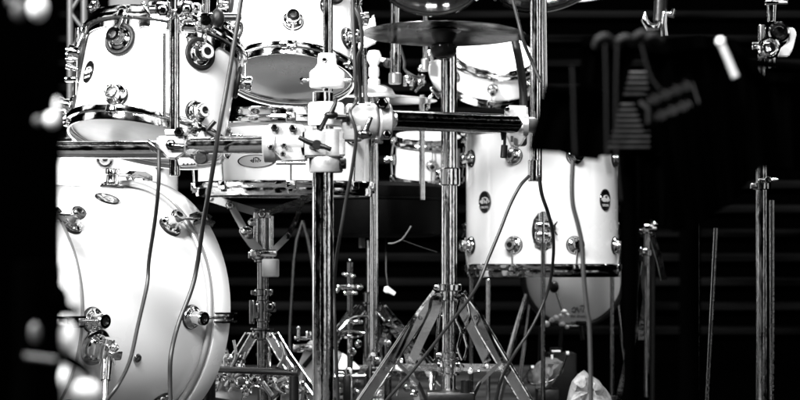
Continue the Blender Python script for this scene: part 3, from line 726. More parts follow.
# tuned pair of thin legs in the gap
r_ = thing('music_stand', 'thin pale folded legs of a stand seen in the dark left of the centre post', 'stand', loc=(X(303,5.4),5.4,0))
for pts in (((303,221),(297,240),(294,262),(290,330)),((303,221),(308,240),(312,262),(322,330))):
    q = MB(); q.tube([P(x,y,5.4) for x,y in pts]+[Vector((X(pts[-1][0],5.4),5.4,0.0))], .005); q.build('leg', M['dchrome'], r_)

# stands at the right
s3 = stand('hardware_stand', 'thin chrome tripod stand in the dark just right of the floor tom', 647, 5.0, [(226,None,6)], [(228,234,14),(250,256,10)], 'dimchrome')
b = MB(); b.box(at(P(650,228,4.97)),S(13,5),.03,S(8,5),.003); b.sphere(P(655,224,4.96),.010); b.wing(at(P(640,250,4.97),(0,-1,0)),.007,.018); b.box(at(P(632,243,5)),S(10,5),.02,S(4,5),.002); b.cyl(P(630,243,5),P(630,262,5),.008); b.build('clamp', M['chrome'], s3)
for pts in (((645,262),(635,330),(618,400)),((633,246),(640,300),(641,340)),((652,235),(660,262),(664,280))):
    MB().strap([P(x,y,5.0) for x,y in pts], .016, .006).build('leg' if pts[0][0]==645 else 'strut', M['chrome'], s3)
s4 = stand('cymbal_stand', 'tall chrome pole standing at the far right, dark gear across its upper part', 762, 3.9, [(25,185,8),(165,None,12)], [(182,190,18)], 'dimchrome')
b = MB(); d_=3.9
b.cyl(P(775,5,d_),P(775,-20,d_),.014); b.box(at(P(776,3,d_)),S(22,d_),.03,S(5,d_),.002); b.cyl(P(772,22,d_),P(772,-10,d_),.009,.014)
b.lathe([(0,0),(.018,0),(.022,.004),(.022,.018),(.018,.022),(.012,.022),(.011,.016),(0,.016)], at(P(779,33,d_),(-.2,-1,0)), 28)
b.lathe([(0,0),(.019,0),(.023,.004),(.023,.020),(.019,.024),(.014,.020),(.012,.024),(.006,.024),(0,.022)], at(P(768,49,d_-.02),(-.1,-1,0)), 28)
b.box(at(P(758,46,d_)),S(12,d_),.02,S(8,d_),.003); b.tube([P(762,58,d_),P(758,66,d_)],.006); b.cyl(P(768,56,d_),P(768,69,d_),.007); b.cyl(P(773,58,d_),P(773,68,d_),.006); b.wing(at(P(760,44,d_-.03),(0,-1,0)),.006,.018)
b.build('tilter', M['chrome'], s4)
MB().extrude_outline([((x-784)/F*d_, -(y-45)/F*d_) for x,y in ((786,28),(793,28),(796,34),(792,50),(788,57),(778,57),(781,48),(788,42))], at(P(784,45,d_))@Matrix.Rotation(PI/2,4,'X'), .02,.002).build('tilter_plate', M['tape'], s4)
MB().cyl(P(772,400,4.0),P(772,200,4.0),.006).build('side_rod', M['dchrome'], s4)
MB().wing(at(P(767,180,3.86),(0,-1,0)), .007,.02).build('wing_screw', M['chrome'], s4)
r_ = thing('leaning_rod', 'long thin pale rod leaning in the dark at the right', 'rod', loc=P(708,400,3.4))
MB().cyl(P(704,470,3.4),P(716,228,3.4),.0042).build('shaft', M['dchrome'], r_)
MB().cyl(P(703.5,478,3.4),P(704,468,3.4),.007).build('tip', M['rubber'], r_)
r_ = thing('microphone_stand', 'dim thin chrome microphone stand left of the far right chrome pole', 'stand', loc=(X(697,4.2),4.2,0))
MB().cyl((X(697,4.2),4.2,.02),P(697,222,4.2),.006).build('pole', M['dchrome'], r_); MB().cyl((X(697,4.2),4.2,0),(X(697,4.2),4.2,.02),.09,n=40).build('base', M['black'], r_)
s5 = thing('wing_nut_clamp', 'bright chrome clamp poking out beside the floor tom, right of its upper edge', 'clamp', loc=P(640,172,5.1))
b = MB(); d_=5.1
for i,x in enumerate((626,630,634)): b.cyl(P(x,166+i,d_),P(x+1,178-i,d_),.009,.011)
b.cyl(P(634,173,d_),P(656,173,d_),.009); b.cyl(P(651,173,d_),P(656,173,d_),.024,n=24); b.tube([P(640,172,d_-.01),P(645,162,d_-.02)],.004); b.tube([P(622,160,d_),P(630,163,d_)],.006); b.tube([P(634,162,d_),P(640,168,d_)],.006)
b.build('clamp_body', M['chrome'], s5)
MB().cyl(P(653,175,d_+.02),Vector((X(653,d_),d_+.02,0)),.008).build('support_pole', M['black'], s5)
# chrome rods under the floor tom
r_ = thing('bent_hook', 'shiny curved chrome hook high in the dark, above the draped cloth', 'hook', loc=P(657,25,3.2))
b = MB(); d_=3.2
b.tube([P(645,12,d_),P(644.5,20,d_),P(649,27,d_),P(657,27,d_),P(660,22,d_)],[.002,.006,.008,.007,.003]); b.tube([P(665,36,d_),P(664,24,d_),P(665,12,d_)],[.007,.006,.005]); b.tube([P(664,14,d_),P(672,15,d_),P(674,9,d_)],[.004,.006,.003])
b.build('hook', M['chrome'], r_); MB().cyl(P(660,22,d_+.01),P(664,-60,d_+.01),.012).build('hanger', M['black'], r_)
r_ = thing('drumstick', 'blurred pale drumstick leaning against the black gear at upper right', 'drumstick', loc=P(735,78,1.8))
MB().tube([P(735.5,77,1.8),P(728,59,1.8),P(721,43,1.8)],[.0034,.0032,.003],14).build('shaft', M['tape'], r_); MB().sphere(P(720.5,41.5,1.8),.0042).build('tip', M['wplast'], r_)
# leg of a stand behind the floor tom
r_ = thing('stand_leg', 'bright slanting chrome strut between the chrome tripod and the floor tom leg', 'strut', loc=(X(503,5.1),5.1,0))
q = MB(); q.tube([P(526,294,5.1),P(515,335,5.1),P(503,380,5.1),Vector((X(498,5.1),5.1,.01))], [.004,.010,.011,.010]); q.build('tube', M['chrome'], r_)
MB().cyl(P(488,400,5.2)+Vector((0,0,-.02)),P(488,279,5.2),.006).build('rod', M['chrome'], r_)

# ------------------------------------------------------------------ floor clutter
DP = 4.6
r_ = thing('hi_hat_pedal', 'dark ribbed foot pedal between the centre post and the chrome tripod', 'pedal', loc=(X(376,DP),DP,0))
pm_ = at(P(377,382,DP), (0,-.94,.34), (1,0,0))
b = MB(); b.box(pm_, S(15,DP), S(46,DP), .01, .004); b.build('footboard', M['dchrome'], r_)
b = MB()
for i in range(9):
    for j in (-1,0,1): b.box(pm_@Matrix.Translation((j*.0085, -.046+i*.0115, .006)), .006,.0035,.003,.001)
b.build('tread', M['tape'], r_)
b = MB(); b.cyl(P(334,377,DP),P(366,376,DP),.009); b.cyl(P(336,377,DP),P(344,377,DP),.015); b.box(at(P(349,388,DP)),.018,.03,.10,.003); b.box(at(P(377,360,DP)),.02,.02,.012,.002); b.build('drive_shaft', M['chrome'], r_)
b = MB(); b.box(at(P(347,392,DP)),S(8,DP),.05,S(36,DP),.004); b.build('frame_upright', M['black'], r_)
r_ = thing('bass_pedal', 'black double pedal shaft and frame low between the bass drum and the centre post', 'pedal', loc=(X(250,4.0),4.0,0))
b = MB(); b.cyl(P(206,369,4.05),P(299,372.5,3.95),S(3.4,4)); b.build('drive_shaft', M['dchrome'], r_)
b = MB()
for x in (289,295): b.cyl(P(x,370,3.95),P(x,366,3.95),.004)
b.box(at(P(210,372,4.06)),S(10,4),.04,S(9,4),.003); b.sphere(P(224,375,4.1),.014); b.box(at(P(228,365,4.2)),.02,.02,.05,.003); b.tube([P(222,392,4.2),P(232,378,4.2),P(244,372,4.2)],.006); b.tube([P(226,350,4.25),P(227,372,4.25)],.005)
b.build('universal_joint', M['chrome'], r_)
b = MB(); b.box(at(P(222,388,4.2),(.2,-.3,1)),.10,.16,.014,.004); b.box(at(P(292,400,4.1),(-.4,-.5,1)),.05,.2,.02,.004); b.build('footboard', M['grey'], r_)
b = MB(); b.tube([P(228,375,4.2),P(223,330,4.3),P(222,312,4.3)],.0045); b.build('beater_shaft', M['chrome'], r_)
b = MB(); b.tube([P(272,385,4.1),P(285,378,4.1),P(300,392,4.1)],.006); b.tube([P(262,382,4.1),P(272,396,4.1)],.006); b.build('linkage', M['chrome'], r_)
MB().cyl(P(210,376,4.05),Vector((X(210,4.05),4.05,0)),.012).build('frame_post', M['black'], r_); MB().cyl(P(294,376,3.96),Vector((X(294,3.96),3.96,0)),.010).build('frame_post', M['black'], r_)
rn = random.Random(11)
hh = thing('hi_hat_stand', 'dark stand with bright curved chrome legs low between the stool post and chrome tripod', 'stand', loc=(X(392,4.75),4.75,0))
for pts in (((384,322),(396,334),(406,352),(418,404)),((388,326),(380,345),(362,372),(352,404)),((392,318),(404,330),(412,346),(428,372),(436,400)),((350,312),(343,322),(336,345),(330,380))):
    q = MB(); q.strap(spline([P(x,y,4.75) for x,y in pts],5), .014, .004); q.build('leg', M['chrome'], hh)
for pts in (((372,350),(384,366),(398,377)),((395,350),(401,372),(397,396)),((340,330),(352,318),(368,316)),((384,380),(400,372),(420,371))):
    q = MB(); q.tube(spline([P(x,y,4.7) for x,y in pts],5), .0035, 8); q.build('linkage_rod', M['chrome'], hh)
MB().cyl((X(388,4.78),4.78,0),P(388,320,4.78),.009).build('post', M['dchrome'], hh)
for k_,(x,y) in enumerate(((352,352),(358,344),(346,382),(356,392),(372,356),(388,343),(400,362),(407,388),(414,394),(340,392))):
    d_ = 4.62; z_ = at(P(x,y,d_),(rn.uniform(-.6,.6),-1,rn.uniform(-.4,.6)))
    q = MB(); q.lathe([(0,0),(.009,0),(.010,.003),(.008,.005),(.005,.006),(.005,.014),(0,.014)], z_, 14); q.build('bolt', M['chrome'], hh)
pc_ = thing('pedal_plate', 'cluster of small chrome pedal fittings on the floor right of the bass drum', 'pedal', loc=(X(240,4.2),4.2,0))
MB().box(at((X(250,4.25),4.25,.01)), .30,.24,.012,.003).build('base_plate', M['dchrome'], pc_)
for pts in (((229,392),(240,378),(252,384)),((244,398),(254,386),(268,392)),((268,378),(278,390),(290,396)),((218,352),(222,372),(216,392)),((234,340),(236,356),(231,368)),((282,384),(296,380),(303,390)),((246,352),(243,366),(250,380)),((280,342),(284,356),(278,368))):
    q = MB(); q.tube(spline([P(x,y,4.12) for x,y in pts],5), rn.uniform(.003,.006), 10); q.build('rod', M['chrome'], pc_)
for x,y in ((222,378),(233,383),(247,392),(256,380),(240,366),(272,383),(286,388),(229,358),(277,372),(290,376),(212,386),(301,384)):
    z_ = at(P(x,y,4.08),(rn.uniform(-.7,.7),-1,rn.uniform(-.2,.8))); q = MB()
    q.lathe([(0,0),(.010,0),(.011,.004),(.007,.007),(.005,.008),(.005,.02),(0,.02)], z_, 14); q.build('bolt', M['chrome'], pc_)
q = MB(); q.torus(at(P(240,379,4.1),(.4,-1,.2)), .018, .004, 24, 8); q.build('sprocket', M['chrome'], pc_)
# white box behind the post
DBx = 4.75
r_ = thing('white_case', 'bright white case standing on the floor behind the centre post', 'case', loc=P(312,360,DBx))
b = MB(); b.box(at(P(317,368,DBx),(.42,0,1)), S(36,DBx), .12, S(46,DBx), .008); b.build('body', M['wplast'], r_)
b = MB(); b.box(at(P(316,352,DBx-.075),(.85,0,1)), .012,.02,S(38,DBx), .003); b.build('strap', M['black'], r_)
MB().box(at((X(317,DBx),DBx,Z(410,DBx)/2+.01)), .16,.12,abs(Z(392,DBx)),.006).build('plinth', M['black'], r_)
r_ = thing('clutch_hardware', 'small pile of bright chrome wing nuts on top of the white case', 'hardware', loc=P(305,345,DBx-.05))
b = MB(); d_=DBx-.06
b.cyl(P(298.5,328,d_),P(298.5,341,d_),.0035); b.sphere(P(298.5,328,d_),.005); b.box(at(P(301,338,d_)),S(13,d_),.02,S(4,d_),.002); b.box(at(P(309,335,d_)),S(6,d_),.02,S(8,d_),.003); b.box(at(P(303,348,d_)),S(20,d_),.03,S(8,d_),.004); b.build('wing_nuts', M['chrome'], r_)
r_ = thing('white_shoe', 'small bright white tapering shape low between the centre post and the black stool stand', 'shoe', loc=P(347,370,5.1))
b = MB(); b.tube(spline([P(338,354,5.2),P(340,359,5.2),P(346,366,5.15),P(356,373,5.1),P(361,376,5.1)],5), [.006,.010,.013,.015,.017,.019,.020,.021,.022,.022,.022,.022,.022,.021,.020,.019,.017,.015,.012,.009,.005], 16); b.build('upper', M['wplast'], r_)
r_ = thing('shaker_clamp', 'chrome clamp with knobs on a dark pole just right of the centre post', 'clamp', loc=(X(350,4.9),4.9,0))
b = MB(); d_=4.85
b.box(at(P(346,287,d_)),S(18,d_),.03,S(5,d_),.003); b.box(at(P(351,293,d_)),S(14,d_),.03,S(4,d_),.003); b.sphere(P(359,287,d_),.011,sq=(1,1,.8)); b.sphere(P(337,290,d_),.007); b.sphere(P(347,274,d_),.009,sq=(1.6,1,.7)); b.sphere(P(353,276,d_),.007); b.sphere(P(350,260,d_),.004)
b.build('clamp_body', M['chrome'], r_); MB().cyl((X(350,4.9),4.9,0),P(350,262,4.9),.008).build('pole', M['dchrome'], r_)
b = MB(); b.torus(at(P(350,334,d_),(0,-.25,1)), S(12,d_), .0035, 40, 8, PI, 2*PI+.1); b.tube([P(338,333,d_),P(350,331,d_),P(364,333,d_)],.005); b.box(at(P(350,342,d_)),.012,.02,S(16,d_),.003); b.box(at(P(352,322,d_)),S(22,d_),.02,S(4,d_),.002); b.build('rest', M['chrome'], r_)
r_ = thing('microphone', 'tiny bright microphone capsule hanging in the dark left of the chrome tripod', 'microphone', loc=P(388,290,4.9))
b = MB(); b.tube([P(384,289,4.9),P(387,289.5,4.9),P(390,291,4.9),P(395,294,4.9)],[.006,.010,.007,.005],12); b.build('capsule', M['wplast'], r_); MB().tube([P(388,288,4.9),P(386,272,4.9),P(386,236,4.95)],.0015,6).build('lead', M['bcable'], r_)
r_ = thing('white_tube', 'curved bright thin tube under the edge of the black seat', 'tube', loc=P(400,240,4.6))
MB().tube(spline([P(388,243.5,4.6),P(394,243,4.6),P(402,239,4.6),P(408,231,4.6),P(411,226,4.6)]), .0019, 8).build('wire', M['alu'], r_); MB().tube([P(402,240,4.6),P(418,246,4.6),P(437,252,4.5)],.0012,6).build('wire_tail', M['cable'], r_)
# paper bags
def bag(label, pts, d, depth, m='paper', seed=1):
    rnd = random.Random(seed); root = thing('paper_bag', label, 'paper bag', loc=P(pts[0][0],pts[0][1],d), group='crumpled paper bags on the floor')
    n = len(pts); b = MB(); rows = []
    cx = sum(p[0] for p in pts)/n; cy = sum(p[1] for p in pts)/n
    for lv, (s, dy) in enumerate(((1,0),(.99,-depth*.35),(.72,-depth*.8),(.38,-depth),(.02,-depth*.9))):
        rows.append([P(cx+(x-cx)*s+rnd.uniform(-1.2,1.2)*(lv>0 and lv<4), cy+(y-cy)*s+rnd.uniform(-1.2,1.2)*(lv>0 and lv<4), d+dy+rnd.uniform(-.018,.018)*(lv>0 and lv<4)) for x, y in pts])
    back = [[P(cx+(x-cx)*s, cy+(y-cy)*s, d+dy) for x, y in pts] for s, dy in ((.02,depth*.6),(.6,depth*.55),(.95,depth*.25))]
    b.grid(back+rows)
    bmesh.ops.remove_doubles(b.bm, verts=b.bm.verts[:], dist=1e-4)
    o = b.build('crumpled_sheet', M[m], root)
    return root
bag('large crumpled pale paper bag standing with a pointed top beside the black gear', [(566,404),(569,390),(572,381),(578,374),(584,370),(589,374),(598,381),(606,389),(611,396),(613,406),(600,424),(575,424)], 4.35, .07, seed=4)
bag('smaller crumpled light paper sack behind the floor tom leg', [(534,386),(531,372),(536,364),(546,358),(556,359),(564,362),(563,372),(556,380),(548,388),(541,394)], 4.9, .05, seed=9)
r_ = thing('wire_basket', 'dark wire loop frame around the smaller paper sack', 'basket', loc=(X(540,4.85),4.85,0))
b = MB(); b.tube(spline([P(531,367,4.8),P(527,376,4.8),P(530,383,4.8),P(540,384,4.8),P(556,378,4.8),P(562,368,4.8),P(567,353,4.8)]), .0028, 8); b.tube([P(531,367,4.8),P(522,382,4.8)],.002,6); b.build('loop', M['dchrome'], r_)
b = MB(); b.cyl(P(531,367,4.8),P(534,367,4.8),.004); b.cyl(P(566,353,4.8),P(569,353,4.8),.005); b.box(at(P(556,351,4.8)),S(9,4.8),.01,S(2,4.8),.001); b.box(at(P(552,357,4.8)),.006,.006,.012,.001); b.build('end_caps', M['wplast'], r_)
b = MB(); b.box(at((X(548,4.85),4.87,Z(392,4.87)/2+.01)), .06,.08,abs(Z(392,4.87)),.006); b.build('base', M['black'], r_)
# beater / white flower-like clutch at the small bass drum
r_ = thing('bass_beater', 'dark round beater on a thin shaft in front of the small grey drum head', 'pedal beater', loc=P(555,287,5.2))
b = MB(); b.sphere(P(554,287,5.2),S(5.5,5.2),20,sq=(.9,1,1.1)); b.build('beater_head', M['black'], r_); MB().cyl(P(556,292,5.2),P(563,312,5.2),.0035).build('shaft', M['dchrome'], r_)
b = MB()
for x,y,s in ((564,312,3.4),(561,316,3),(567,315,2.4),(556,318,3.4),(552,320,3),(546,324,4),(562,324,3.4),(567,327,2.4)): b.sphere(P(x,y,5.2),S(s,5.2),12,sq=(1,.8,.85))
b.build('clamp_knuckles', M['wplast'], r_)
b = MB(); b.cyl(P(562,326,5.2),P(560,350,5.2),.006); b.box(at(P(556,350,5.2)),S(12,5.2),.04,S(5,5.2),.003); b.cyl(P(541,326,5.2),P(540,372,5.2),.007); b.cyl(P(580,322,5.2),P(583,340,5.2),.006); b.box(at(P(581,323,5.2)),.03,.02,.012,.003); b.box(at((X(561,5.2),5.2,.07)),.08,.1,.14,.006); b.build('pedal_frame', M['black'], r_)

# ------------------------------------------------------------------ cables
def cable(label, pts, r=.0035, m='cable'):
    o = MB().tube(spline([P(*p) for p in pts]), r, 10).build('cable', M[m]); return tag(o, label, 'cable', 'cables hanging over the kit')
cable('shorter grey cable curving left across the middle of the bass drum', [(159,150,3.35),(158.5,185,3.35),(155,220,3.4),(149,260,3.45),(147,285,3.45),(138,325,3.4),(130,360,3.35),(118,385,3.3),(106,402,3.3),(96,425,3.3)], .0036)
cable('long grey cable crossing in front of the left tom and down the bass drum', [(244,-20,3.3),(238,20,3.3),(228,80,3.3),(219,130,3.3),(211,180,3.35),(203,225,3.45),(198,260,3.5),(192,288,3.5),(178,325,3.48),(171,355,3.45),(170,385,3.45),(171,420,3.45)], .0042)
cable('thin dark cable beside the centre post, falling from the clamp', [(352,-20,3.25),(355,70,3.25),(356,100,3.26),(350,112,3.22),(356,134,3.22),(352,170,3.25),(346,200,3.28),(341,230,3.3),(336,262,3.35),(334,290,3.4),(335,330,3.4),(338,400,3.45),(338,440,3.5)], .0032, 'cable')
cable('black cable looping diagonally from the right post down across the chrome tripod', [(529,176,3.72),(520,186,3.7),(510,205,3.7),(501,228,3.7),(489,257,3.7),(475,290,3.7),(448,326,3.75),(415,368,3.8),(385,402,3.85),(370,422,3.9)], .0033, 'bcable')
cable('black cable dropping from the right post past the floor tom leg bracket', [(539,176,3.72),(542,195,3.75),(548,213,3.8),(553,235,4.0),(553,260,4.2),(548,290,4.3),(533,325,4.3),(512,358,4.3),(500,385,4.35),(494,418,4.4)], .0036, 'bcable')
cable('blurred grey cable hanging in front of the floor tom', [(573,160,2.9),(572,185,2.9),(573,205,2.9),(578,225,2.9),(582,245,2.9),(584,280,2.9),(587,310,2.9),(590,340,2.9),(592,480,2.9)], .0036, 'cable')
cable('thin black cable running round the side of the centre tom', [(352,2,3.9),(360,20,3.9),(362,45,3.92),(358,60,3.95),(360,95,4.0),(359,130,4.05)], .004, 'bcable')
cable('dark cable crossing behind the right rack post', [(510,-10,3.68),(518,20,3.68),(523,40,3.68),(531,60,3.7),(541,82,3.7)], .0035, 'cable')
cable('thick dark strap hanging between the tilted drum and the right post', [(515,40,4.5),(520,65,4.5),(523,90,4.5),(524,118,4.5)], .010, 'bcable')
cable('thin lead from the left chrome tube behind the dark cymbal', [(398,40,4.7),(404,60,4.7),(405,70,4.7),(416,77,4.7),(424,76,4.75)], .0035, 'cable')

# ------------------------------------------------------------------ foreground
def slab(name, label, cat, pts, d, th, m='black', bev=.004):
    b = outline_clamp(pts, d, th, dy=0); o = b.build(name, M[m]); return tag(o, label, cat)
DL = 1.35
r_ = thing('loudspeaker', 'huge out of focus black cabinet filling the left edge of the picture', 'loudspeaker', loc=(X(-40,DL),DL,0))
ang = math.atan2(400-57, F)
b = MB(); b.box(Matrix.Translation((X(60,DL),DL,.45)) @ Matrix.Rotation(ang, 4, 'Z') @ Matrix.Translation((-.15,.16,0)), .30, .32, .95, .006); b.build('cabinet', M['cloth'], r_)
b = MB(); b.box(at((X(57,DL),DL-.004,Z(60,DL))), .008,.008,S(210,DL),.003); b.build('corner_trim', M['cloth'], r_)
d_ = DL-.03
r_ = thing('mixer_stand', 'blurred black clamp and lever shapes with bright tips at the lower left edge', 'stand', loc=(X(40,d_),d_,0))
b = MB(); b.cyl((X(38,d_),d_,0),P(38,262,d_),S(24,d_),n=24); b.cyl(P(45,305,d_),P(82,312,d_),S(12,d_),S(3,d_)); b.sphere(P(50,300,d_),S(20,d_)); b.sphere(P(44,340,d_),S(17,d_)); b.tube([P(40,345,d_),P(62,355,d_),P(84,368,d_),P(92,378,d_)],[S(8,d_),S(7,d_),S(6,d_),S(4,d_)]); b.cyl(P(30,420,d_),P(40,350,d_),S(22,d_))
b.build('clamp_body', M['cloth'], r_)
b = MB(); b.sphere(P(68,338,d_),S(11,d_),18,sq=(.8,.8,1.5)); b.sphere(P(86,392,d_),S(13,d_),18,sq=(1.1,.8,1)); b.sphere(P(64,378,d_-.02),S(5,d_),14,sq=(.8,1,2)); b.build('bright_knobs', M['wplast'], r_)
b = MB(); b.sphere(P(35,333,d_-.05),S(5,d_),14,sq=(1,.8,2)); b.tube([P(25,356,d_-.06),P(40,358,d_-.06),P(56,360,d_-.06)],S(2.5,d_)); b.build('dim_levers', M['grey'], r_)
r_ = thing('cabinet_latch', 'blurred bright chrome corner caps on the black cabinet at the left edge', 'latch', loc=P(40,8,DL-.02))
b = MB(); b.sphere(P(38,8,DL-.03),S(10,DL),18,sq=(.95,.6,1.25)); b.sphere(P(52,120,DL-.03),S(7,DL),18,sq=(1,.6,1.1)); b.sphere(P(57,108,DL-.03),S(5,DL),16,sq=(.6,.6,2)); b.build('bright_cap', M['wplast'], r_)
b = MB(); b.sphere(P(19,11,DL-.03),S(8,DL),18,sq=(.9,.6,1.2)); b.sphere(P(39,121,DL-.03),S(5,DL),14); b.sphere(P(12,2,DL-.03),S(5,DL),14); b.build('dim_cap', M['grey'], r_)

# black draped cloth and pouch at the right
def cloth(label, top, bottoms, d, folds, amp, th=.006, m='cloth', name='draped_cloth', grp='black cloths hung at the right'):
    N = 70; K = 26; b = MB(); rows = []
    def lerp(pts, t):
        x = pts[0][0]+(pts[-1][0]-pts[0][0])*t
        for a, c in zip(pts[:-1], pts[1:]):
            if a[0] <= x <= c[0]: return x, a[1]+(c[1]-a[1])*(x-a[0])/max(c[0]-a[0],1e-6)
        return pts[-1]
    for side in (1,-1):
        rr = range(K+1) if side == 1 else range(K,-1,-1)
        for k in rr:
            row = []
            for i in range(N+1):
                t = i/N; x0, y0 = lerp(top, t); x1, y1 = lerp(bottoms, t); s = k/K
                f = amp*(.3+.7*s)*(sin(t*folds*2*PI)+.4*sin(t*folds*4.3*PI+1+2*s)); crown = .02*math.exp(-(s*9)**2)
                row.append(P(x0+(x1-x0)*s, y0+(y1-y0)*s, d+f+(th/2+ (.014 if s<.08 else 0))*(-side)-crown*side*0))
            rows.append(row)
    rows.append(rows[0]); b.grid(rows, False)
    bmesh.ops.remove_doubles(b.bm, verts=b.bm.verts[:], dist=1e-5)
    o = b.build(name, M[m]); return tag(o, label, 'cloth', grp)
cloth('black pouch hanging in front of the floor tom, left of the draped cloths', [(545,84),(560,86),(585,84),(606,84)], [(528,151),(560,153),(573,158),(600,161)], 1.85, 1.5, .005)
cloth('black cloth hung over a bar with grey rolls as lit top edge, above the pouch', [(582,38),(600,36),(618,38),(640,36)], [(575,142),(590,150),(606,155),(626,86)], 1.95, 3, .007)
cloth('broad black cloth covering the gear between the pale slatted panel and the far right pole', [(640,36),(660,38),(700,34),(735,40),(764,74),(830,76)], [(672,232),(700,226),(735,200),(760,168),(780,168),(830,172)], 2.0, 5, .015)
cloth('tall black cloth falling just right of the floor tom', [(618,120),(640,140),(656,150),(700,150)], [(622,352),(630,340),(638,322),(641,214),(660,226),(700,235)], 2.4, 3, .010)
r_ = thing('cloth_rail', 'dark horizontal rail carrying the black cloths, with grey rolls painting their lit edges', 'rail', loc=P(700,36,2.06))
MB().cyl(P(583,42,2.06),P(900,80,2.06),.005).build('rail', M['cloth'], r_)
for q in ((604,40),(625,41),(642,37),(652,39)):
    MB().tube(spline([P(q[0]-8,q[1]+6,1.88),P(q[0]-5,q[1]-1,1.87),P(q[0]+2,q[1]-3,1.87),P(q[0]+8,q[1]+2,1.88)],4),.0042,12).build('lit_edge_roll', M['dim'], r_)  # grey rolls paint the light along the black cloths' top edges
for pts in (((605,44),(606,90),(607,150),(610,175)),((617,44),(616,90),(616,150),(620,200)),((641,44),(650,75),(660,90)),((572,66),(573,90),(574,130),(575,155))):
    MB().tube(spline([P(x,y,1.8) for x,y in pts]),.0012,8).build('cord', M['cord'], r_)
for q,yy in ((690,54),(880,76)): MB().cyl((X(q,2.1),2.1,0),P(q,yy,2.1),.012).build('upright', M['cloth'], r_)
# louvered panel and sign
r_ = thing('slatted_panel', 'dim grey vented panel behind the hanging cloth, right of the floor tom', 'panel', loc=P(625,150,2.24))
b = MB(); b.box(at(P(625,112,2.24)), S(66,2.24), .03, S(86,2.24), .004); b.build('case', M['cloth'], r_)
b = MB()
for i in range(15):
    y = 73+i*5.3; 
    if i in (5,): continue
    b.box(at(P(622,y,2.205),(0,-.3,1)), S(56,2.2), .008, S(2.8,2.2), .001)
b.build('vents', M['dim'], r_)
MB().cyl(P(630,156,2.26),Vector((X(630,2.26),2.26,0)),.008).build('support', M['cloth'], r_)
ms_ = at(P(668,104,1.85), (-.25,-1,.1), (1,0,.36))
r_ = thing('tilted_sign', 'dark tilted plate with blurred pale lettering, hung on the black cloth', 'sign', mtx=ms_)
MB().box(Matrix(), .062,.036,.006,.002).build('plate', M['cloth'], r_, True)
b = MB(); rn = random.Random(3)
b.tube([(-.030,-.014,.004),(-.024,.002,.004),(-.030,.014,.004)],.003,6)
for row,(y,n) in enumerate(((.011,8),(-.010,7))):
    for i in range(n):
        x = -.020+i*.0068; h_ = .0045+.002*(i%2)
        b.tube([(x,y-h_,.0038),(x+.001,y+h_,.0038),(x+.0035,y+h_*.3,.0038),(x+.004,y-h_,.0038)],.0009,6)
b.tube([(.034,-.014,.004),(.036,.012,.004)],.0012,6)
bmesh.ops.scale(b.bm, vec=(.82,.82,1), verts=b.bm.verts[:]); b.build('lettering', M['dim'], r_, True)
# background left: truss, grey panel, small gear behind the left tom
r_ = thing('lighting_truss', 'dark metal truss behind the left tom at the top edge', 'truss', loc=(X(78,5.6),5.6,0))
b = MB(); d_=5.6
for x in (70,84): b.cyl((X(x,d_),d_,0),P(x,-40,d_),.010)
b.build('chord', M['grey'], r_)
b = MB(); pts=[(70,-30),(84,-10),(70,12),(84,30),(70,52),(84,72),(70,95),(84,115),(70,140)]
for a,c in zip(pts[:-1],pts[1:]): b.cyl(P(a[0],a[1],d_),P(c[0],c[1],d_),.006)
b.build('lacing', M['grey'], r_)
r_ = thing('grey_cabinet', 'plain grey cabinet top behind the left tom and its post', 'cabinet', loc=(X(160,6.4),6.4,0))
MB().box(at((X(135,6.4),6.4,.7)), S(40,6.4), .3, 1.4, .01).build('body', M['grey'], r_)
MB().box(at((X(114,6.4),6.23,.62)), S(10,6.4), .02, 1.22, .004).build('edge_trim', M['tape'], r_)
r_ = thing('microphone', 'dark microphone on the far side of the left tom rim', 'microphone', loc=P(94,10,4.2))
b = MB(); b.sphere(P(95,4,4.2),.012,sq=(1,1,1.3)); b.sphere(P(91,8,4.2),.010); b.cyl(P(94,10,4.2),P(95,26,4.2),.007); b.build('capsule', M['dchrome'], r_)
MB().tube([P(94,22,4.2),P(80,60,4.3),P(78,140,4.3)],.006).build('gooseneck', M['black'], r_)
r_ = thing('tom_bracket', 'chrome bracket pieces on the shadowed left side of the left tom', 'bracket', loc=P(74,60,3.75))
b = MB(); d_=3.72
for y in (50,55,60): b.box(at(P(72,y,d_)),S(12,d_),.02,S(3.4,d_),.002)
b.cyl(P(66,66,d_),P(78,70,d_),.006); b.box(at(P(72,80,d_)),S(14,d_),.03,S(5,d_),.003); b.cyl(P(66,103,d_),P(76,104,d_),.010); b.box(at(P(68,112,d_)),S(10,d_),.02,S(5,d_),.002); b.cyl(P(77,28,d_),P(74,140,d_),.004)
b.build('bracket_body', M['chrome'], r_)

# ------------------------------------------------------------------ setting
b = MB(); b.grid([[Vector((-9,-1,0)),Vector((9,-1,0))],[Vector((-9,8,0)),Vector((9,8,0))]], False)
tag(b.build('floor', M['floor']), kind='structure')
b = MB(); b.box(Matrix.Translation((3.35,5.2,.004)), 5.5, 5.6, .008, .002); tag(b.build('dark_floor_sheet', M['cloth']), kind='structure')  # black sheet added to keep the right side of the floor dark
WD = 7.2
b = MB(); b.box(at((0,WD+.1,1.6)), 16, .1, 3.3, 0); tag(b.build('back_wall', M['wall']), kind='structure')
b = MB()
z = Z(330, WD); i = 0
while z < 2.4:
    b.box(at((0,WD+.0,z),(0,-.25,1)), 15, .05, S(6,WD), .003); z += S(24.3,WD)
tag(b.build('wall_slats', M['slat']), kind='structure')

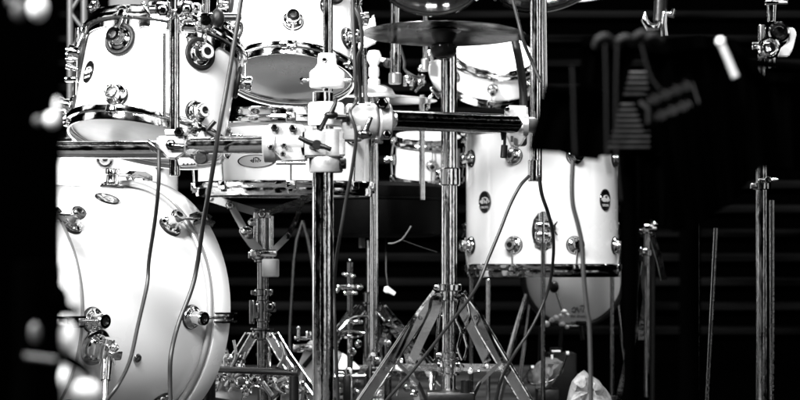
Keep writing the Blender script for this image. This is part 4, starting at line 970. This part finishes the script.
# ------------------------------------------------------------------ camera, lights
cam = bpy.data.cameras.new('Camera'); co = bpy.data.objects.new('Camera', cam); COL.objects.link(co)
co.location = (0,0,H); co.rotation_euler = (PI/2,0,0); cam.lens = 85; cam.sensor_width = 36; cam.sensor_fit = 'HORIZONTAL'; cam.shift_y = 70/800
cam.clip_end = 100; cam.clip_start = .05; cam.dof.use_dof = True; cam.dof.focus_distance = 3.75; cam.dof.aperture_fstop = 6.3
SC.camera = co
def area(name, loc, tgt, sx, sy, e):
    l = bpy.data.lights.new(name, 'AREA'); l.shape = 'RECTANGLE'; l.size = sx; l.size_y = sy; l.energy = e
    o = bpy.data.objects.new(name, l); COL.objects.link(o); o.location = loc
    o.rotation_euler = (Vector(tgt)-Vector(loc)).to_track_quat('-Z','Y').to_euler(); return o
area('key_light', (-2.6,1.0,2.3), (-.2,4.0,.5), .7, .7, 600)
area('stage_light', (.4,5.4,3.4), (0,4.6,.4), 1.6, .5, 200)
area('front_fill', (-.3,.6,2.7), (.5,4.9,.5), 1.5, .7, 330)  # added fill: whitens the floor tom and streaks the tubes
w = bpy.data.worlds.new('World'); SC.world = w; w.use_nodes = True; nt = w.node_tree; bg = nt.nodes['Background']
def nd(t, **k):
    n = nt.nodes.new(t)
    for a, v in k.items(): setattr(n, a, v)
    return n
tc = nd('ShaderNodeTexCoord'); mp = nd('ShaderNodeMapping'); mp.inputs['Scale'].default_value = (1.7,1.7,.8)
n = nd('ShaderNodeTexNoise'); n.inputs['Scale'].default_value = 1.6; n.inputs['Detail'].default_value = 3
rp = nd('ShaderNodeValToRGB'); e = rp.color_ramp.elements
e[0].position = .55; e[0].color = (.0,.0,.0,1); e[1].position = .59; e[1].color = (1,1,1,1)  # bright patches made up for the chrome to reflect
sx = nd('ShaderNodeSeparateXYZ'); mr = nd('ShaderNodeMapRange'); mr.inputs['From Min'].default_value = -.12; mr.inputs['From Max'].default_value = .05
mu = nd('ShaderNodeMath', operation='MULTIPLY')
L = nt.links.new
L(tc.outputs['Generated'], mp.inputs['Vector']); L(mp.outputs[0], n.inputs['Vector']); L(n.outputs['Fac'], rp.inputs['Fac'])
L(tc.outputs['Generated'], sx.inputs[0]); L(sx.outputs['Z'], mr.inputs['Value']); L(rp.outputs['Color'], mu.inputs[0]); L(mr.outputs[0], mu.inputs[1])
L(mu.outputs[0], bg.inputs['Color']); bg.inputs['Strength'].default_value = 1.3
SC.view_settings.view_transform = 'Standard'; SC.view_settings.look = 'None'; SC.view_settings.gamma = 1; SC.view_settings.exposure = 0
